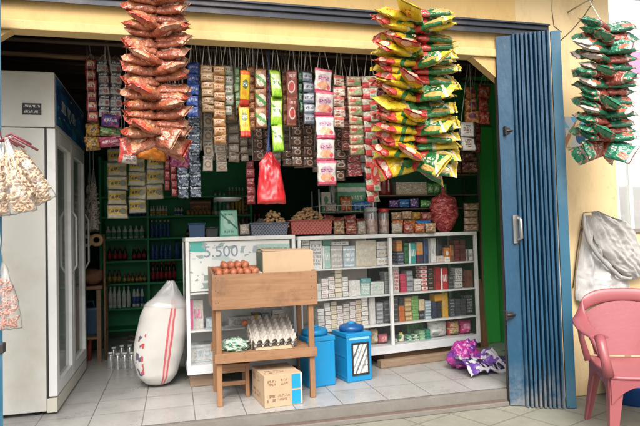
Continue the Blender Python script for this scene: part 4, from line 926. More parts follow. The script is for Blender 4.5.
# ------------------------------------------------------------------ hanging rods and sachet strips
def rod(p, q, r_, label, mat=DARKW):
    b = MB(); b.tube([p, q], r_, 10); return solo('hanging_rod', b, mat, label, 'rod')
rod((-1.49, 3.55, 2.305), (2.16, 3.55, 2.305), .014, 'dark wooden rod behind the yellow beam carrying the front row of sachet strips')
rod((-1.49, 3.80, 2.335), (3.0, 3.80, 2.335), .014, 'dark wooden rod behind the front one, carrying the lower row of strips')
pl_ = PY(0, 52, 4.05); pr_ = PY(100, 60, 4.05)
rod((-1.49, 4.05, pl_.z), (1.2, 4.05, pr_.z-.01), .017, 'brown pole above the white fridge where the left strips hang', BROWNW)
rod((-1.49, 4.55, 2.42), (3.0, 4.55, 2.42), .014, 'dark pole deep under the ceiling holding the yellow sachet sheet')
RODZ = {3.55: 2.305, 3.80: 2.335, 4.05: pl_.z, 4.55: 2.42}
def strip(px0, px1, py0, py1, n, Y, mat, label, name='sachet_strip', t=.016, rodY=None, cat='sachet strip', pairs=True, jit=1.0):
    rodY = rodY or min(RODZ, key=lambda k: abs(k-Y)); zr_ = RODZ[rodY]
    a, c = PY(px0, py0, Y), PY(px1, py0, Y); z1 = a.z; z0 = PY((px0+px1)/2, py1, Y).z; w = c.x-a.x; h = (z1-z0)/n; cx = (a.x+c.x)/2
    hook = Vector((cx, rodY-.012, zr_+.012)); T = thing(name, label, cat, (cx, Y, z1))
    meshes = [pillow(w*1.03, h*1.07, t, random.randint(1, 99), 11, 11, .22, 0, .05, .10, mat, 'sachet', True) for _ in range(2)]
    sway = random.uniform(-.014, .014); twist = random.uniform(-22, 22)
    for k in range(n):
        o = link('sachet', meshes[k % 2], T); o.location = (sway*(k/n)+random.uniform(-.0025, .0025)*jit, random.uniform(-.006, .006), -h*(k+.5)+random.uniform(-.02, .02)*h); o.scale.x = random.uniform(.94, 1.03)
        o.rotation_euler = (R(random.uniform(-12, 12)), R(random.uniform(-3, 3)*jit), R(twist*(k/n-.3)+random.uniform(-16, 16)))
    b = MB(); thin = name != 'sachet_strip'
    for s in (-1, 1):
        e = Vector((cx+s*w*.32, Y+.012*thin, z1-.004)); mid = (hook+e)/2+Vector((s*.004, 0, 0)); b.tube([hook+Vector((s*.006, 0, 0)), mid, e], .0009 if thin else .0024, 5)
    b.build('string', STRING, T, world=True)
    return T
W_ = (.68, .66, .62)
def P(nm, base, *e, **k): return pack('sachet_'+nm, base, list(e), **k)
mRED = P('red', (.45, .05, .05), ('t', .15, .85, .3, .7, W_, 7, 4), ('r', 0, 1, 0, .18, (.10, .02, .03)), ('e', .5, .72, .3, .12, (.55, .40, .2)))
mWD = P('white_dark', (.55, .53, .52), ('r', 0, 1, .58, .92, (.06, .05, .10)), ('t', .12, .88, .64, .86, W_, 7, 5), ('e', .7, .3, .18, .18, (.35, .08, .08)), ('t', .1, .5, .15, .45, (.1, .1, .2), 8, 6))
mBEI = P('beige', (.42, .27, .14), ('e', .5, .5, .38, .26, (.55, .40, .25)), ('t', .15, .85, .35, .65, (.22, .06, .04), 7, 5), ('r', 0, 1, 0, .10, (.25, .12, .06)))
mORB = P('orange_beige', (.48, .24, .09), ('r', .08, .92, .45, .8, (.60, .45, .26)), ('t', .12, .88, .5, .76, (.35, .05, .04), 6, 4), ('e', .35, .25, .22, .14, (.30, .12, .04)))
mGGR = P('grey_green', (.33, .35, .27), ('e', .5, .55, .35, .28, (.46, .47, .38)), ('t', .15, .85, .4, .7, (.20, .05, .08), 6, 4), ('e', .3, .25, .2, .12, (.10, .22, .10)), ('r', 0, 1, .9, 1, (.16, .18, .14)))
mNGR = P('narrow_green', (.14, .30, .12), ('t', .1, .9, .2, .8, (.45, .5, .35), 5, 6), ('r', 0, 1, 0, .12, (.4, .36, .2)))
mYEL = P('yellow_red', (.74, .48, .02), ('r', 0, 1, 0, .20, (.55, .03, .02)), ('r', 0, 1, .88, 1, (.62, .12, .02)), ('e', .5, .62, .30, .13, (.10, .16, .06)), ('t', .25, .75, .56, .68, W_, 7, 16), ('e', .5, .38, .3, .08, (.70, .30, .02)))
mORN = P('orange_brown', (.36, .13, .05), ('t', .12, .88, .35, .75, (.55, .35, .15), 6, 5), ('e', .6, .25, .25, .16, (.16, .05, .02)))
mBWG = P('brown_white_green', (.32, .14, .07), ('e', .55, .42, .42, .30, (.62, .58, .48)), ('d', .5, 1, .72, .10, (.10, .26, .06)), ('t', .3, .85, .3, .5, (.12, .30, .08), 6, 8), ('e', .3, .8, .2, .1, (.42, .25, .10)))
mLIM = P('lime', (.36, .62, .03), ('r', .12, .88, .32, .86, (.60, .68, .38)), ('d', .35, 1, .76, .05, (.12, .32, .02)), ('e', .5, .52, .30, .14, (.72, .72, .62)), ('t', .2, .8, .45, .6, (.10, .28, .05), 6, 9), ('r', 0, 1, 0, .13, (.22, .52, .02)))
mMAR = P('maroon', (.24, .06, .045), ('e', .5, .45, .30, .22, (.58, .50, .44)), ('e', .5, .45, .24, .16, (.42, .06, .05)), ('t', .15, .85, .76, .88, (.5, .35, .3), 7, 12), ('r', 0, 1, 0, .10, (.40, .18, .10)))
mGRN = P('deep_green', (.04, .17, .08), ('t', .1, .9, .2, .8, (.35, .42, .3), 5, 6))
mGBL = P('grey_blue', (.16, .19, .24), ('r', .06, .94, .30, .78, (.38, .40, .42)), ('t', .12, .88, .36, .70, (.08, .08, .12), 7, 4), ('r', 0, 1, .86, 1, (.05, .06, .09)))
mPNK = P('white_pink', (.72, .66, .62), ('r', 0, 1, 0, .17, (.62, .08, .16)), ('r', 0, 1, .90, 1, (.55, .10, .16)), ('e', .5, .62, .36, .17, (.52, .36, .42)), ('t', .18, .82, .54, .70, (.24, .05, .16), 7, 12), ('e', .5, .34, .34, .16, (.72, .34, .20)), ('e', .8, .28, .10, .10, (.6, .08, .1)))
mWRD = P('white_red', (.62, .52, .44), ('r', 0, 1, .66, .94, (.50, .12, .09)), ('t', .12, .88, .34, .58, (.30, .06, .05), 7, 6), ('e', .35, .2, .2, .12, (.32, .16, .08)))
mBGR = P('beige_green_red', (.46, .34, .22), ('e', .32, .6, .22, .2, (.50, .09, .06)), ('e', .68, .36, .24, .2, (.18, .27, .10)), ('t', .1, .9, .68, .9, (.62, .55, .42), 7, 6), ('r', 0, 1, 0, .1, (.28, .10, .06)))
mRWG = P('red_white_green', (.58, .50, .42), ('r', 0, .5, .0, .5, (.52, .05, .05)), ('e', .66, .66, .24, .2, (.55, .09, .07)), ('t', .1, .9, .70, .92, (.18, .28, .10), 7, 6), ('e', .72, .25, .16, .12, (.12, .32, .10)))
mCOF = P('coffee', (.10, .045, .03), ('e', .62, .42, .30, .26, (.40, .30, .24)), ('e', .62, .42, .20, .16, (.12, .05, .03)), ('t', .10, .9, .70, .90, (.55, .50, .44), 7, 6), ('r', 0, 1, 0, .08, (.3, .2, .14)))
mGRB = P('grey_brown', (.24, .19, .15), ('t', .12, .88, .3, .7, (.42, .36, .3), 7, 4), ('e', .3, .75, .2, .12, (.12, .08, .06)))
mWCF = P('white_coffee', (.58, .53, .46), ('e', .5, .42, .34, .24, (.34, .22, .14)), ('t', .12, .88, .72, .90, (.18, .10, .08), 7, 6), ('e', .5, .42, .2, .12, (.56, .48, .4)))
mBLU = P('blue_foil', (.02, .06, .30), ('n', 4, .58, 1, (.10, .18, .48)), ('t', .1, .9, .4, .7, (.35, .40, .6), 6, 5))
mDBW = P('dark_blue_white', (.035, .05, .09), ('n', 4, .55, 1, (.34, .40, .46)), ('e', .5, .42, .26, .18, (.12, .15, .22)), ('t', .1, .9, .72, .9, (.5, .54, .6), 6, 6))
mYWH = P('yellow_white', (.50, .47, .36), ('r', .04, .96, .28, .74, (.48, .32, .03)), ('t', .08, .6, .36, .66, (.07, .06, .05), 6, 5), ('e', .76, .5, .17, .2, (.16, .17, .14)), ('r', 0, 1, .90, 1, (.20, .18, .14)))
mDRD = P('dark_red', (.22, .02, .03), ('t', .1, .9, .3, .8, (.42, .16, .14), 6, 5))
mREDW = P('red_white_small', (.45, .05, .06), ('n', 5, .55, 1, (.58, .45, .42)), ('t', .1, .9, .6, .8, (.12, .05, .05), 6, 6))
mBLW = P('white_black_box', (.60, .57, .52), ('r', 0, .14, 0, 1, (.03, .03, .03)), ('r', .86, 1, 0, 1, (.03, .03, .03)), ('t', .3, .7, .2, .8, (.16, .1, .08), 5, 7))
rows = [  # front row
 (200, 213, 65, 112, 6, 3.55, mBEI, 'beige brown sachet strip, the first one right of the orange snack bunch'),
 (212.5, 225, 66, 144, 9, 3.56, mORB, 'long orange beige sachet strip second from the orange snack bunch'),
 (220.5, 233.5, 65, 115, 5, 3.60, mGGR, 'grey green sachet strip left of the yellow and red strip'),
 (234, 239.6, 68, 108, 5, 3.60, mNGR, 'narrow green strip tucked left of the yellow and red strip'),
 (239, 249.8, 72, 138, 2, 3.53, mYEL, 'bright yellow strip of two large packs with red lower ends'),
 (247, 254.5, 66, 130, 7, 3.60, mORN, 'narrow orange brown sachet strip right of the yellow and red strip'),
 (254.5, 266, 69, 127, 3, 3.55, mBWG, 'brown strip of three packs with white and green pictures'),
 (269.8, 281.6, 70, 151.5, 3, 3.53, mLIM, 'bright lime green strip of three long packs'),
 (286, 297.3, 71, 126, 2, 3.55, mMAR, 'maroon brown strip of two packs with an oval mark'),
 (297.6, 301.6, 72, 112, 4, 3.60, mGRN, 'very narrow deep green strip right of the maroon strip'),
 (302, 313.6, 71, 124, 5, 3.56, mGBL, 'grey blue strip of five small sachets left of the big white and pink strip'),
 (313.8, 332.6, 69, 185, 5, 3.52, mPNK, 'widest white strip of five big packs with pink lower bands'),
 (332.8, 345, 75, 127, 5, 3.56, mWRD, 'white and red sachet strip just right of the white and pink strip'),
 (346.6, 361.4, 76, 155, 8, 3.56, mBGR, 'long beige sachet strip with red and green spots'),
 (361.8, 376.6, 76, 202, 11, 3.54, mRWG, 'longest red and white sachet strip left of the yellow green snack bunch'),
 # lower, further back
 (203, 213.4, 113, 171, 4, 3.80, mWCF, 'whitish coffee sachet strip hanging below the beige brown strip'),
 (214, 226, 144, 171, 3, 3.80, mWCF, 'short whitish sachet strip below the long orange beige strip'),
 (227, 238.6, 114, 162, 5, 3.80, mGRB, 'grey brown sachet strip below the grey green strip'),
 (239.4, 248, 138, 161, 3, 3.82, mGRB, 'short grey brown strip below the yellow and red strip'),
 (252, 262.6, 128, 160, 3, 3.80, mCOF, 'dark coffee sachet strip left of the red carrier bag string'),
 (246, 254.6, 160, 204, 5, 3.86, mDRD, 'dark red strip hanging left of the red carrier bag'),
 (282, 292, 150, 166, 2, 3.84, mCOF, 'short coffee sachet strip under the end of the lime green strip'),
 (290.6, 301.4, 126, 166, 4, 3.78, mCOF, 'dark coffee sachet strip under the maroon strip'),
 (301.8, 312.8, 125, 167, 4, 3.80, mCOF, 'dark coffee sachet strip under the grey blue strip'),
 (333.4, 345.6, 128, 180, 5, 3.78, mCOF, 'dark coffee sachet strip right of the white and pink strip'),
 (346.6, 361, 155, 176, 3, 3.80, mREDW, 'red and white small sachets below the beige spotted strip'),
 (377, 385, 90, 170, 8, 3.70, mREDW, 'red strip mostly hidden at the left edge of the yellow green bunch'),
 # filling in behind
 (262.8, 270, 130, 152, 3, 3.90, mCOF, 'narrow coffee strip deep behind the lime green strip on its left'),
 (270.5, 281.6, 152, 166, 2, 3.90, mGRB, 'short grey brown strip deep under the lime green strip'),
 (313, 322, 150, 172, 3, 3.92, mGRB, 'grey brown strip half hidden at the left of the white and pink strip'),
 (234, 245, 100, 137, 4, 3.92, mGGR, 'grey green strip deep behind the yellow and red strip'),
 (207, 219, 98, 118, 2, 3.90, mORN, 'orange brown strip deep between the two beige strips'),
 (263, 272, 74, 118, 5, 3.70, mREDW, 'red and white strip squeezed left of the lime green strip'),
 (281.8, 287, 74, 124, 5, 3.70, mORN, 'narrow orange brown strip squeezed right of the lime green strip'),
 (339, 350, 80, 150, 7, 3.72, mMAR, 'maroon strip squeezed behind the white and red strip'),
 (226, 234, 68, 120, 6, 3.74, mBEI, 'beige strip squeezed behind the grey green strip'),
 (195, 203, 66, 150, 8, 3.78, mGRB, 'grey brown strip half hidden behind the blue foil strip'),
 (100, 112, 64, 112, 5, 4.12, mDRD, 'dark red strip half hidden behind the white and dark strips'),
 (90, 99, 120, 150, 4, 4.2, mYWH, 'yellow white strip hanging beside the fridge door end'),
 (164.5, 170, 120, 190, 7, 4.2, mDRD, 'very thin dark red strip in the gloom under the orange bunch'),
 (470, 480, 122, 152, 3, 4.0, mDRD, 'dark red strip right of the white black edged packs'),
 # left, in front of the fridge top
 (85, 96, 59, 122, 6, 4.00, mRED, 'red sachet strip furthest left above the white fridge'),
 (97, 108.6, 60, 117, 5, 4.00, mWD, 'white and dark strip right of the red one above the fridge'),
 (109.6, 121.6, 60, 118, 5, 4.00, mWD, 'white and dark strip touching the orange snack bunch on its left'),
 (187, 199.6, 62, 117, 5, 3.62, mBLU, 'crumpled shiny blue foil strip right of the orange snack bunch'),
 (188, 200.4, 116, 152, 4, 3.70, mDBW, 'dark blue and white strip hanging under the blue foil strip'),
 (176.4, 187.6, 150, 198, 4, 3.86, mDBW, 'left one of two dark blue white strips above the green shelf'),
 (188.2, 200, 152, 197, 4, 3.86, mDBW, 'right one of two dark blue white strips above the green shelf'),
 (169.6, 175.8, 150, 196, 6, 4.00, mDRD, 'narrow dark red strip left of the dark blue white strips'),
 (107, 127, 148, 218, 5, 4.55, mYWH, 'leftmost and longest column of the yellow and white sachet sheet'),
 (127.6, 145.4, 158, 213, 4, 4.56, mYWH, 'middle column of the yellow and white sachet sheet'),
 (146, 164.4, 154, 199, 3, 4.55, mYWH, 'right column of the yellow and white sachet sheet'),
 # right, between the bunch and the gate
 (458, 474.6, 122, 151, 2, 3.86, mBLW, 'white strip of two packs with black edges right of the snack bunch'),
]
for q in rows: strip(*q)
for k, (a, py0, py1, mt) in enumerate(((203, 70, 160, mGRB), (213, 70, 150, mCOF), (224, 80, 158, mWCF), (236, 75, 160, mCOF), (246, 70, 155, mGRB), (257, 74, 158, mCOF), (281, 74, 160, mGRB), (293, 78, 168, mCOF), (304, 76, 160, mGRB), (316, 80, 175, mCOF), (329, 76, 168, mGRB), (343, 80, 176, mCOF), (355, 82, 172, mGRB), (366, 84, 182, mCOF))):
    strip(a, a+10.5, py0, py1, 9, 4.06, mt, 'dim brown sachet strip hanging deep behind the front rows', rodY=4.05)['group'] = 'dim sachet strips behind the front rows'
# packs and bags hanging at the right corner
mOS = pack('orange_snack_print', (.50, .15, .04), [('n', 4, .55, 1, (.62, .32, .12)), ('e', .5, .5, .28, .2, (.18, .06, .12)), ('t', .15, .85, .7, .9, (.6, .5, .4), 6, 6)], .28)
mRS = pack('red_snack_print', (.50, .06, .04), [('n', 4, .55, 1, (.60, .25, .15)), ('t', .2, .8, .4, .7, (.6, .4, .3), 6, 5)], .28)
mDK = pack('dark_maroon_snack_print', (.12, .03, .03), [('n', 4, .55, 1, (.28, .14, .10)), ('t', .2, .8, .4, .7, (.4, .3, .25), 6, 5)], .28)
def hung(px0, px1, py0, py1, n, Y, mat, label, rodY=3.80, nm='snack_bundle'):
    t = strip(px0, px1, py0, py1, n, Y, mat, label, nm, .05, rodY, 'snack bundle', jit=3); return t
hung(464.5, 477.6, 86, 123, 3, 3.86, mOS, 'orange snack packs hanging in a column beside the green board')
hung(477.8, 490, 85, 124, 3, 3.88, mRS, 'red snack packs hanging in a column nearest the gate')
hung(461, 478, 151, 171, 2, 4.1, mDK, 'dark maroon snack packs hanging under the white black edged packs')
hung(86, 101, 123, 150, 2, 4.0, pk_('yellow_dark_snack', (.40, .24, .03), [('n', 5, .52, 1, (.05, .05, .04)), ('n', 7, .6, 3, (.5, .08, .05))]), 'yellow and black snack packs below the red strip by the fridge')
hung(101, 121, 115, 127, 1, 3.98, pk_('blue_purple_snack', (.07, .06, .24), [('n', 4, .55, 1, (.40, .06, .14)), ('t', .1, .9, .4, .7, (.5, .5, .55), 8, 3)]), 'blue purple pack under the white and dark strips')
hung(101, 122, 127, 136, 1, 4.02, pk_('green_mix_snack', (.06, .26, .06), [('n', 4, .55, 1, (.5, .42, .3)), ('n', 6, .6, 4, (.45, .2, .1))]), 'green and cream pack hanging left below the orange bunch')
hung(99, 123, 136, 146.5, 1, 4.02, pk_('pink_red_snack', (.42, .05, .12), [('n', 4, .58, 1, (.58, .3, .34)), ('t', .1, .9, .35, .65, (.6, .5, .5), 8, 3)]), 'pink red pack hanging below the green and cream pack')
hung(120, 139.6, 143, 163, 1, 3.55, pk_('red_white_snack', (.60, .56, .52), [('r', 0, 1, .42, .62, (.5, .06, .05)), ('r', 0, .2, 0, 1, (.5, .06, .05)), ('t', .25, .9, .1, .4, (.3, .2, .2), 6, 6), ('t', .25, .9, .66, .95, (.3, .2, .2), 6, 6)]), 'white pack with red bands hanging under the orange snack bunch', rodY=3.55)
hung(139, 168, 137, 159.5, 1, 3.52, pk_('bright_orange_bag', (.74, .22, .01), [('n', 3, .62, 1, (.72, .38, .08)), ('r', 0, 1, .86, 1, (.55, .12, .02))]), 'bright orange bag hanging under the orange snack bunch', rodY=3.55)
hung(166, 180, 137, 152, 1, 3.50, pk_('white_pink_snack', (.60, .54, .55), [('n', 4, .55, 1, (.45, .2, .26))]), 'white and pink pack right of the bright orange bag', rodY=3.55)
hung(170, 190, 148, 167, 1, 3.58, pk_('magenta_snack', (.30, .03, .12), [('n', 4, .56, 1, (.5, .16, .26)), ('n', 6, .6, 3, (.1, .02, .06))]), 'magenta pack under the white and pink pack', rodY=3.55)

# ------------------------------------------------------------------ big bunches of snack bags
FOIL = dict(rough=.22, fade=.25, bump=.85, spec=.9)
mO1 = pack('copper_snack_bag', (.47, .165, .09), [('e', .52, .5, .22, .26, (.60, .30, .17)), ('t', .35, .72, .36, .64, (.66, .52, .42), 9, 7), ('r', .86, 1, 0, 1, (.40, .06, .03)), ('r', 0, .10, 0, 1, (.50, .22, .10)), ('n', 4, .62, 2, (.30, .05, .03)), ('e', .74, .28, .12, .16, (.52, .22, .08))], **FOIL)
mO2 = pack('rust_snack_bag', (.43, .12, .06), [('e', .5, .5, .3, .22, (.62, .46, .36)), ('t', .28, .72, .38, .62, (.40, .04, .03), 8, 7), ('r', .88, 1, 0, 1, (.56, .28, .18)), ('n', 5, .60, 6, (.56, .27, .13))], **FOIL)
mY1 = pack('yellow_snack_bag', (.74, .50, .015), [('r', .80, 1, 0, 1, (.52, .05, .04)), ('r', 0, .22, 0, 1, (.50, .05, .03)), ('d', 1, .55, .62, .06, (.03, .18, .05)), ('t', .40, .70, .30, .56, (.62, .52, .38), 9, 7), ('e', .3, .35, .12, .2, (.05, .22, .06)), ('e', .88, .5, .06, .2, (.66, .40, .30))], **FOIL)
mY2 = pack('yellow_green_snack_bag', (.72, .52, .02), [('r', 0, .38, 0, 1, (.025, .20, .05)), ('r', .38, .45, 0, 1, (.6, .55, .4)), ('r', .90, 1, 0, 1, (.68, .50, .05)), ('t', .5, .82, .34, .62, (.55, .06, .05), 8, 7)], **FOIL)
mG1 = pack('green_snack_bag', (.02, .17, .045), [('r', 0, .34, 0, 1, (.56, .05, .04)), ('r', .84, 1, 0, 1, (.66, .46, .04)), ('t', .34, .76, .36, .66, (.64, .62, .54), 9, 6), ('e', .64, .2, .22, .12, (.56, .34, .10)), ('d', 1, .4, .98, .035, (.62, .56, .42))], **FOIL)
mG2 = pack('emerald_snack_bag', (.015, .19, .10), [('r', .0, .2, 0, 1, (.42, .10, .06)), ('r', .86, 1, 0, 1, (.60, .50, .44)), ('t', .3, .78, .36, .66, (.60, .60, .56), 9, 6), ('e', .72, .24, .16, .16, (.48, .14, .08))], **FOIL)
mR1 = pack('brick_snack_bag', (.34, .075, .05), [('r', .72, 1, 0, 1, (.02, .18, .09)), ('r', .66, .72, 0, 1, (.56, .48, .42)), ('t', .15, .6, .36, .66, (.56, .40, .32), 9, 6), ('n', 5, .62, 3, (.46, .18, .12))], **FOIL)
VARS = {}
def bagmesh(L, Wd, T, mat, seed):
    k = (mat.name, seed, L)
    if k not in VARS:
        me = pillow(L, Wd, T, seed, 24, 16, .15, .25, .05, .085, mat, 'snack_bag')
        me.transform(Matrix.Translation((L/2-.012, 0, 0))); VARS[k] = me
    return VARS[k]
def bunch(px, pyt, pyb, Y, n, label, left, right, L, Wd, cord_top, T=.050, tail=True):
    pt, pb = PY(px, pyt, Y), PY(px, pyb, Y); zt_, zb_ = pt.z, pb.z; cx, cx0 = pb.x, pt.x
    t = thing('snack_bunch', label, 'snack bunch', (cx, Y, zb_))
    for k in range(n):
        f = (k+.5)/n; z = (zt_-zb_)*f; xo = (cx0-cx)*f
        for az, vs in ((-162, left), (-18, right), (-120, left), (-60, right), (152, left), (28, right)):
            if az in (152, 28) and k % 2: continue
            if az in (-120, -60) and (k+(az == -60)) % 4 != 1: continue
            az2 = az+random.uniform(-10, 10); mat = random.choice(vs)
            me = bagmesh(L, Wd, T, mat, random.randint(1, 5))
            tilt = random.uniform(-5, 6); roll = random.uniform(52, 70)
            if f < 1.2/n and tail: tilt += 16; roll = random.uniform(15, 40)
            if az2 < -90 or az2 > 90: roll = -roll
            M = Matrix.Translation((xo, 0, z+random.uniform(-.012, .012))) @ Matrix.Rotation(R(az2), 4, 'Z') @ Matrix.Rotation(R(tilt), 4, 'Y') @ Matrix.Rotation(R(-roll), 4, 'X')
            s = random.uniform(.92, 1.06); o = link('snack_bag', me, t, None, M @ Matrix.Diagonal((s, s*random.uniform(.9, 1.1), s, 1)))
    ct = Vector(cord_top); b = MB(); b.tube([Vector((cx, Y, zb_+.02)), Vector((cx0, Y, zt_)), ct], .003, 6); b.build('cord', STRING, t, world=True)
    return t
p = PY(157, 2, 3.06)
bunch(157, -18, 143, 3.06, 19, 'long dense bunch of copper orange snack bags hanging at the left of the doorway', [mO1, mO1, mO2], [mO1, mO2, mO2], .185, .135, (p.x-.02, 3.19, 2.49))
bunch(414, 12, 165, 3.02, 19, 'long bunch of yellow, red and green snack bags hanging before the doorway', [mY1, mY1, mY1, mY2], [mG1, mG1, mG1, mG1, mY2], .265, .155, (PY(413, 0, 3.1).x, 3.20, 2.49))
bunch(603, 24, 150, 2.98, 16, 'bunch of brick red and emerald snack bags hanging before the yellow pillar', [mR1, mR1, mG2], [mG2, mG2, mR1], .205, .145, (PY(600, 0, 3.1).x, 3.20, 2.62))
b = MB(); q = PY(600, 0, 3.1); b.tube([(q.x, 3.413, 2.62), (q.x, 3.17, 2.62), (q.x, 3.165, 2.65)], .006, 8); solo('wall_hook', b, STEEL, 'steel hook in the yellow pillar carrying the red and emerald bunch', 'hook')
# ------------------------------------------------------------------ red carrier bag
REDB = film('red_plastic_film', (.50, .008, .015), .95, .38, .22)
xa, xb_ = PY(257.5, 204, 3.62), PY(286, 204, 3.62); tp = PY(270, 152, 3.62); w = xb_.x-xa.x; h = tp.z-xa.z
t = thing('carrier_bag', 'bright red plastic carrier bag hanging among the sachet strips', 'bag', ((xa.x+xb_.x)/2, 3.62, xa.z))
def redbag(s):
    def f(u, v):
        wd = 1.0 if v < .15 else (1-.30*(v-.15)/.60 if v < .75 else .70*(1-((v-.75)/.25)*.78)+.03)
        wd += .10*math.exp(-((v-.80)/.05)**2)
        x = (u-.5)*w*wd - .01*v; k = (max(0, 1-(2*u-1)**2)**.5)*(min(1, v/.06+.25))*(1-v*.75)
        y = s*.045*k + .014*mn.noise(Vector((u*4, v*3, 2)))*(v+.3)+.010*mn.noise(Vector((u*5, v*7, 5)))*(.4+v)+.005*mn.noise(Vector((u*11, v*14, s)))
        return Vector((x, y, v*h+.012*abs(u-.5)*0+.006*mn.noise(Vector((u*5, 0, 0)))))
    return f
b = MB(); b.grid(redbag(-1), 26, 30); b.grid(redbag(1), 26, 30, flip=True); bmesh.ops.remove_doubles(b.bm, verts=b.bm.verts, dist=.0008); b.build('bag', REDB, t)
BLS = plain('blue_rope', (.03, .07, .22), .6)
b = MB(); b.tube([(-.02, 0, h-.01), (-.014, 0, h+.04), (-.006, 0, h+.15), (-.004, -.03, h+.30), (-.004, -.07, 2.315-xa.z)], [.012, .007, .006, .004, .003], 8); b.build('handle', BLS, t)

# ------------------------------------------------------------------ bags of crackers at the left
CRK = plain('pale_cracker', (.64, .46, .32), .7, .22, 40, .2)
def cracker_bag(hook, tip, wd, dp, label, n=120, size=.017, mat=CRK, seed=1, name='cracker_bag', cat='bag', fm=CLEARB, corner=.5):
    hook, tip = Vector(hook), Vector(tip); ax = (tip-hook); L = ax.length; ax.normalize(); side = Vector((ax.z, 0, -ax.x)).normalized(); fr0 = ax.cross(side)
    t = thing(name, label, cat, hook)
    def prof(v): return .10 + .92*(math.sin(min(1, v**.85)*math.pi*.5)**1.15) if v < .93 else 1.02
    def f(s):
        def g_(u, v):
            q = prof(v); x = (u-.5)*2; k = max(0, 1-x*x)**.5 * (1 if v < .8 else max(0, (1-v)/.2)**.55)
            p = hook + ax*(L*v*(1+.02*mn.noise(Vector((u*4, seed, 0))))) + side*(x*wd*.5*q) + fr0*(s*dp*.5*q*k)
            return p + fr0*.012*mn.noise(Vector((u*6, v*5, seed)))+side*.006*mn.noise(Vector((u*3, v*6, seed+4)))
        return g_
    b = MB(); b.grid(f(-1), 18, 22); b.grid(f(1), 18, 22, flip=True); bmesh.ops.remove_doubles(b.bm, verts=b.bm.verts, dist=.0008); b.build('film', fm, t, world=True)
    rnd = random.Random(seed); b = MB()
    for _ in range(n):
        v = rnd.uniform(.25, .95); q = prof(v)*(1 if v < .85 else .85); a = rnd.uniform(0, 6.28); rr = math.sqrt(rnd.random())*.9
        p = hook+ax*(L*v)+side*(math.cos(a)*rr*wd*.46*q)+fr0*(math.sin(a)*rr*dp*.38*q*(1 if v < .8 else max(.1, (1-v)/.2)))
        E_ = Euler((rnd.uniform(0, 6), rnd.uniform(0, 6), 0)); s_ = size*rnd.uniform(.7, 1.3)
        pts = [p+E_.to_matrix() @ Vector((math.cos(q_)*s_*(1+.25*math.sin(q_*3)), math.sin(q_)*s_*.8, s_*.35*math.sin(q_*2))) for q_ in [k*.95 for k in range(6)]]
        b.tube(pts, s_*.36, 5)
    b.build('crackers', mat, t, world=True)
    return t
kx = PY(2, 140, 3.17)
kn = lambda px, py, Y=3.17: PY(px, py, Y)
cracker_bag(kn(1, 136, 3.19), kn(-4, 216, 3.16), .125, .09, 'clear bag of pale crackers cut by the left edge of the photo', 230, .015, seed=2)
cracker_bag(kn(6, 137, 3.14), kn(24, 213, 3.10), .125, .09, 'clear bag of pale crackers in the middle of the hanging trio', 260, .015, seed=5)
cracker_bag(kn(8, 136, 3.19), kn(44, 203, 3.18), .135, .08, 'clear bag of pale crackers pointing right at the white fridge', 260, .015, seed=8)
b = MB()
for k in range(5):
    q = kn(-2+2.5*k, 138+random.uniform(-2, 4), 3.16); b.tube([q, q+Vector((.03, -.01, .015)), q+Vector((.06+.02*k, 0, -.015-.008*k))], .006, 6)
b.tube([kn(2, 140, 3.18), kn(-3, 120, 3.2), (kn(-4, 100, 3.24).x-.03, 3.27, 2.24)], .004, 6)
solo('tie_cord', b, plain('dark_red_cord', (.20, .05, .06), .6), 'dark red cord knotted over the hanging cracker bags at the left edge', 'cord')
cracker_bag(kn(3, 262, 3.2), kn(9, 330, 3.2), .125, .07, 'small clear bag of pinkish snacks hanging before the fridge side', 90, .010, plain('pinkish_snack', (.55, .25, .19), .6, .2, 30), seed=11)
b = MB(); b.tube([kn(3, 263, 3.2), kn(-2, 220, 3.215), kn(-6, 190, 3.22)], .0025, 5); solo('bag_string', b, STRING, 'thin string holding the small bag of pinkish snacks', 'string')

# ------------------------------------------------------------------ green bottle shelf at the back
YB = 6.62
GRS = plain('green_shelf_paint', (.02, .34, .12), .55, .15, 4, dirt=(.012, .20, .075))
sx0 = PY(102, 260, YB).x; sx1 = .86
t = thing('bottle_shelf', 'wide dark green wooden shelf of bottles against the back wall', 'shelf', ((sx0+sx1)/2, YB+.15, 0))
ZS = [PY(148, q, YB).z for q in (328, 307, 282.5, 260, 238, 216, 196)]
for z in ZS:
    b = MB(); b.bb(sx0, sx1, YB, YB+.30, z-.022, z, .003); b.build('shelf', GRS, t, world=True)
b = MB()
for x in (sx0-.012, PY(148.5, 260, YB).x, sx1+.012): b.bb(x-.011, x+.011, YB-.004, YB+.30, .001, 2.0)
b.build('upright', GRS, t, world=True)
b = MB(); b.bb(sx0, sx1, YB+.301, YB+.315, .001, 2.0); b.build('back_panel', GRS, t, world=True)
b = MB(); b.bb(sx0, sx1, YB+.02, YB+.035, .002, ZS[0]-.023); b.build('plinth', plain('dark_green', (.006, .05, .02), .6), t, world=True)
BCACHE = {}
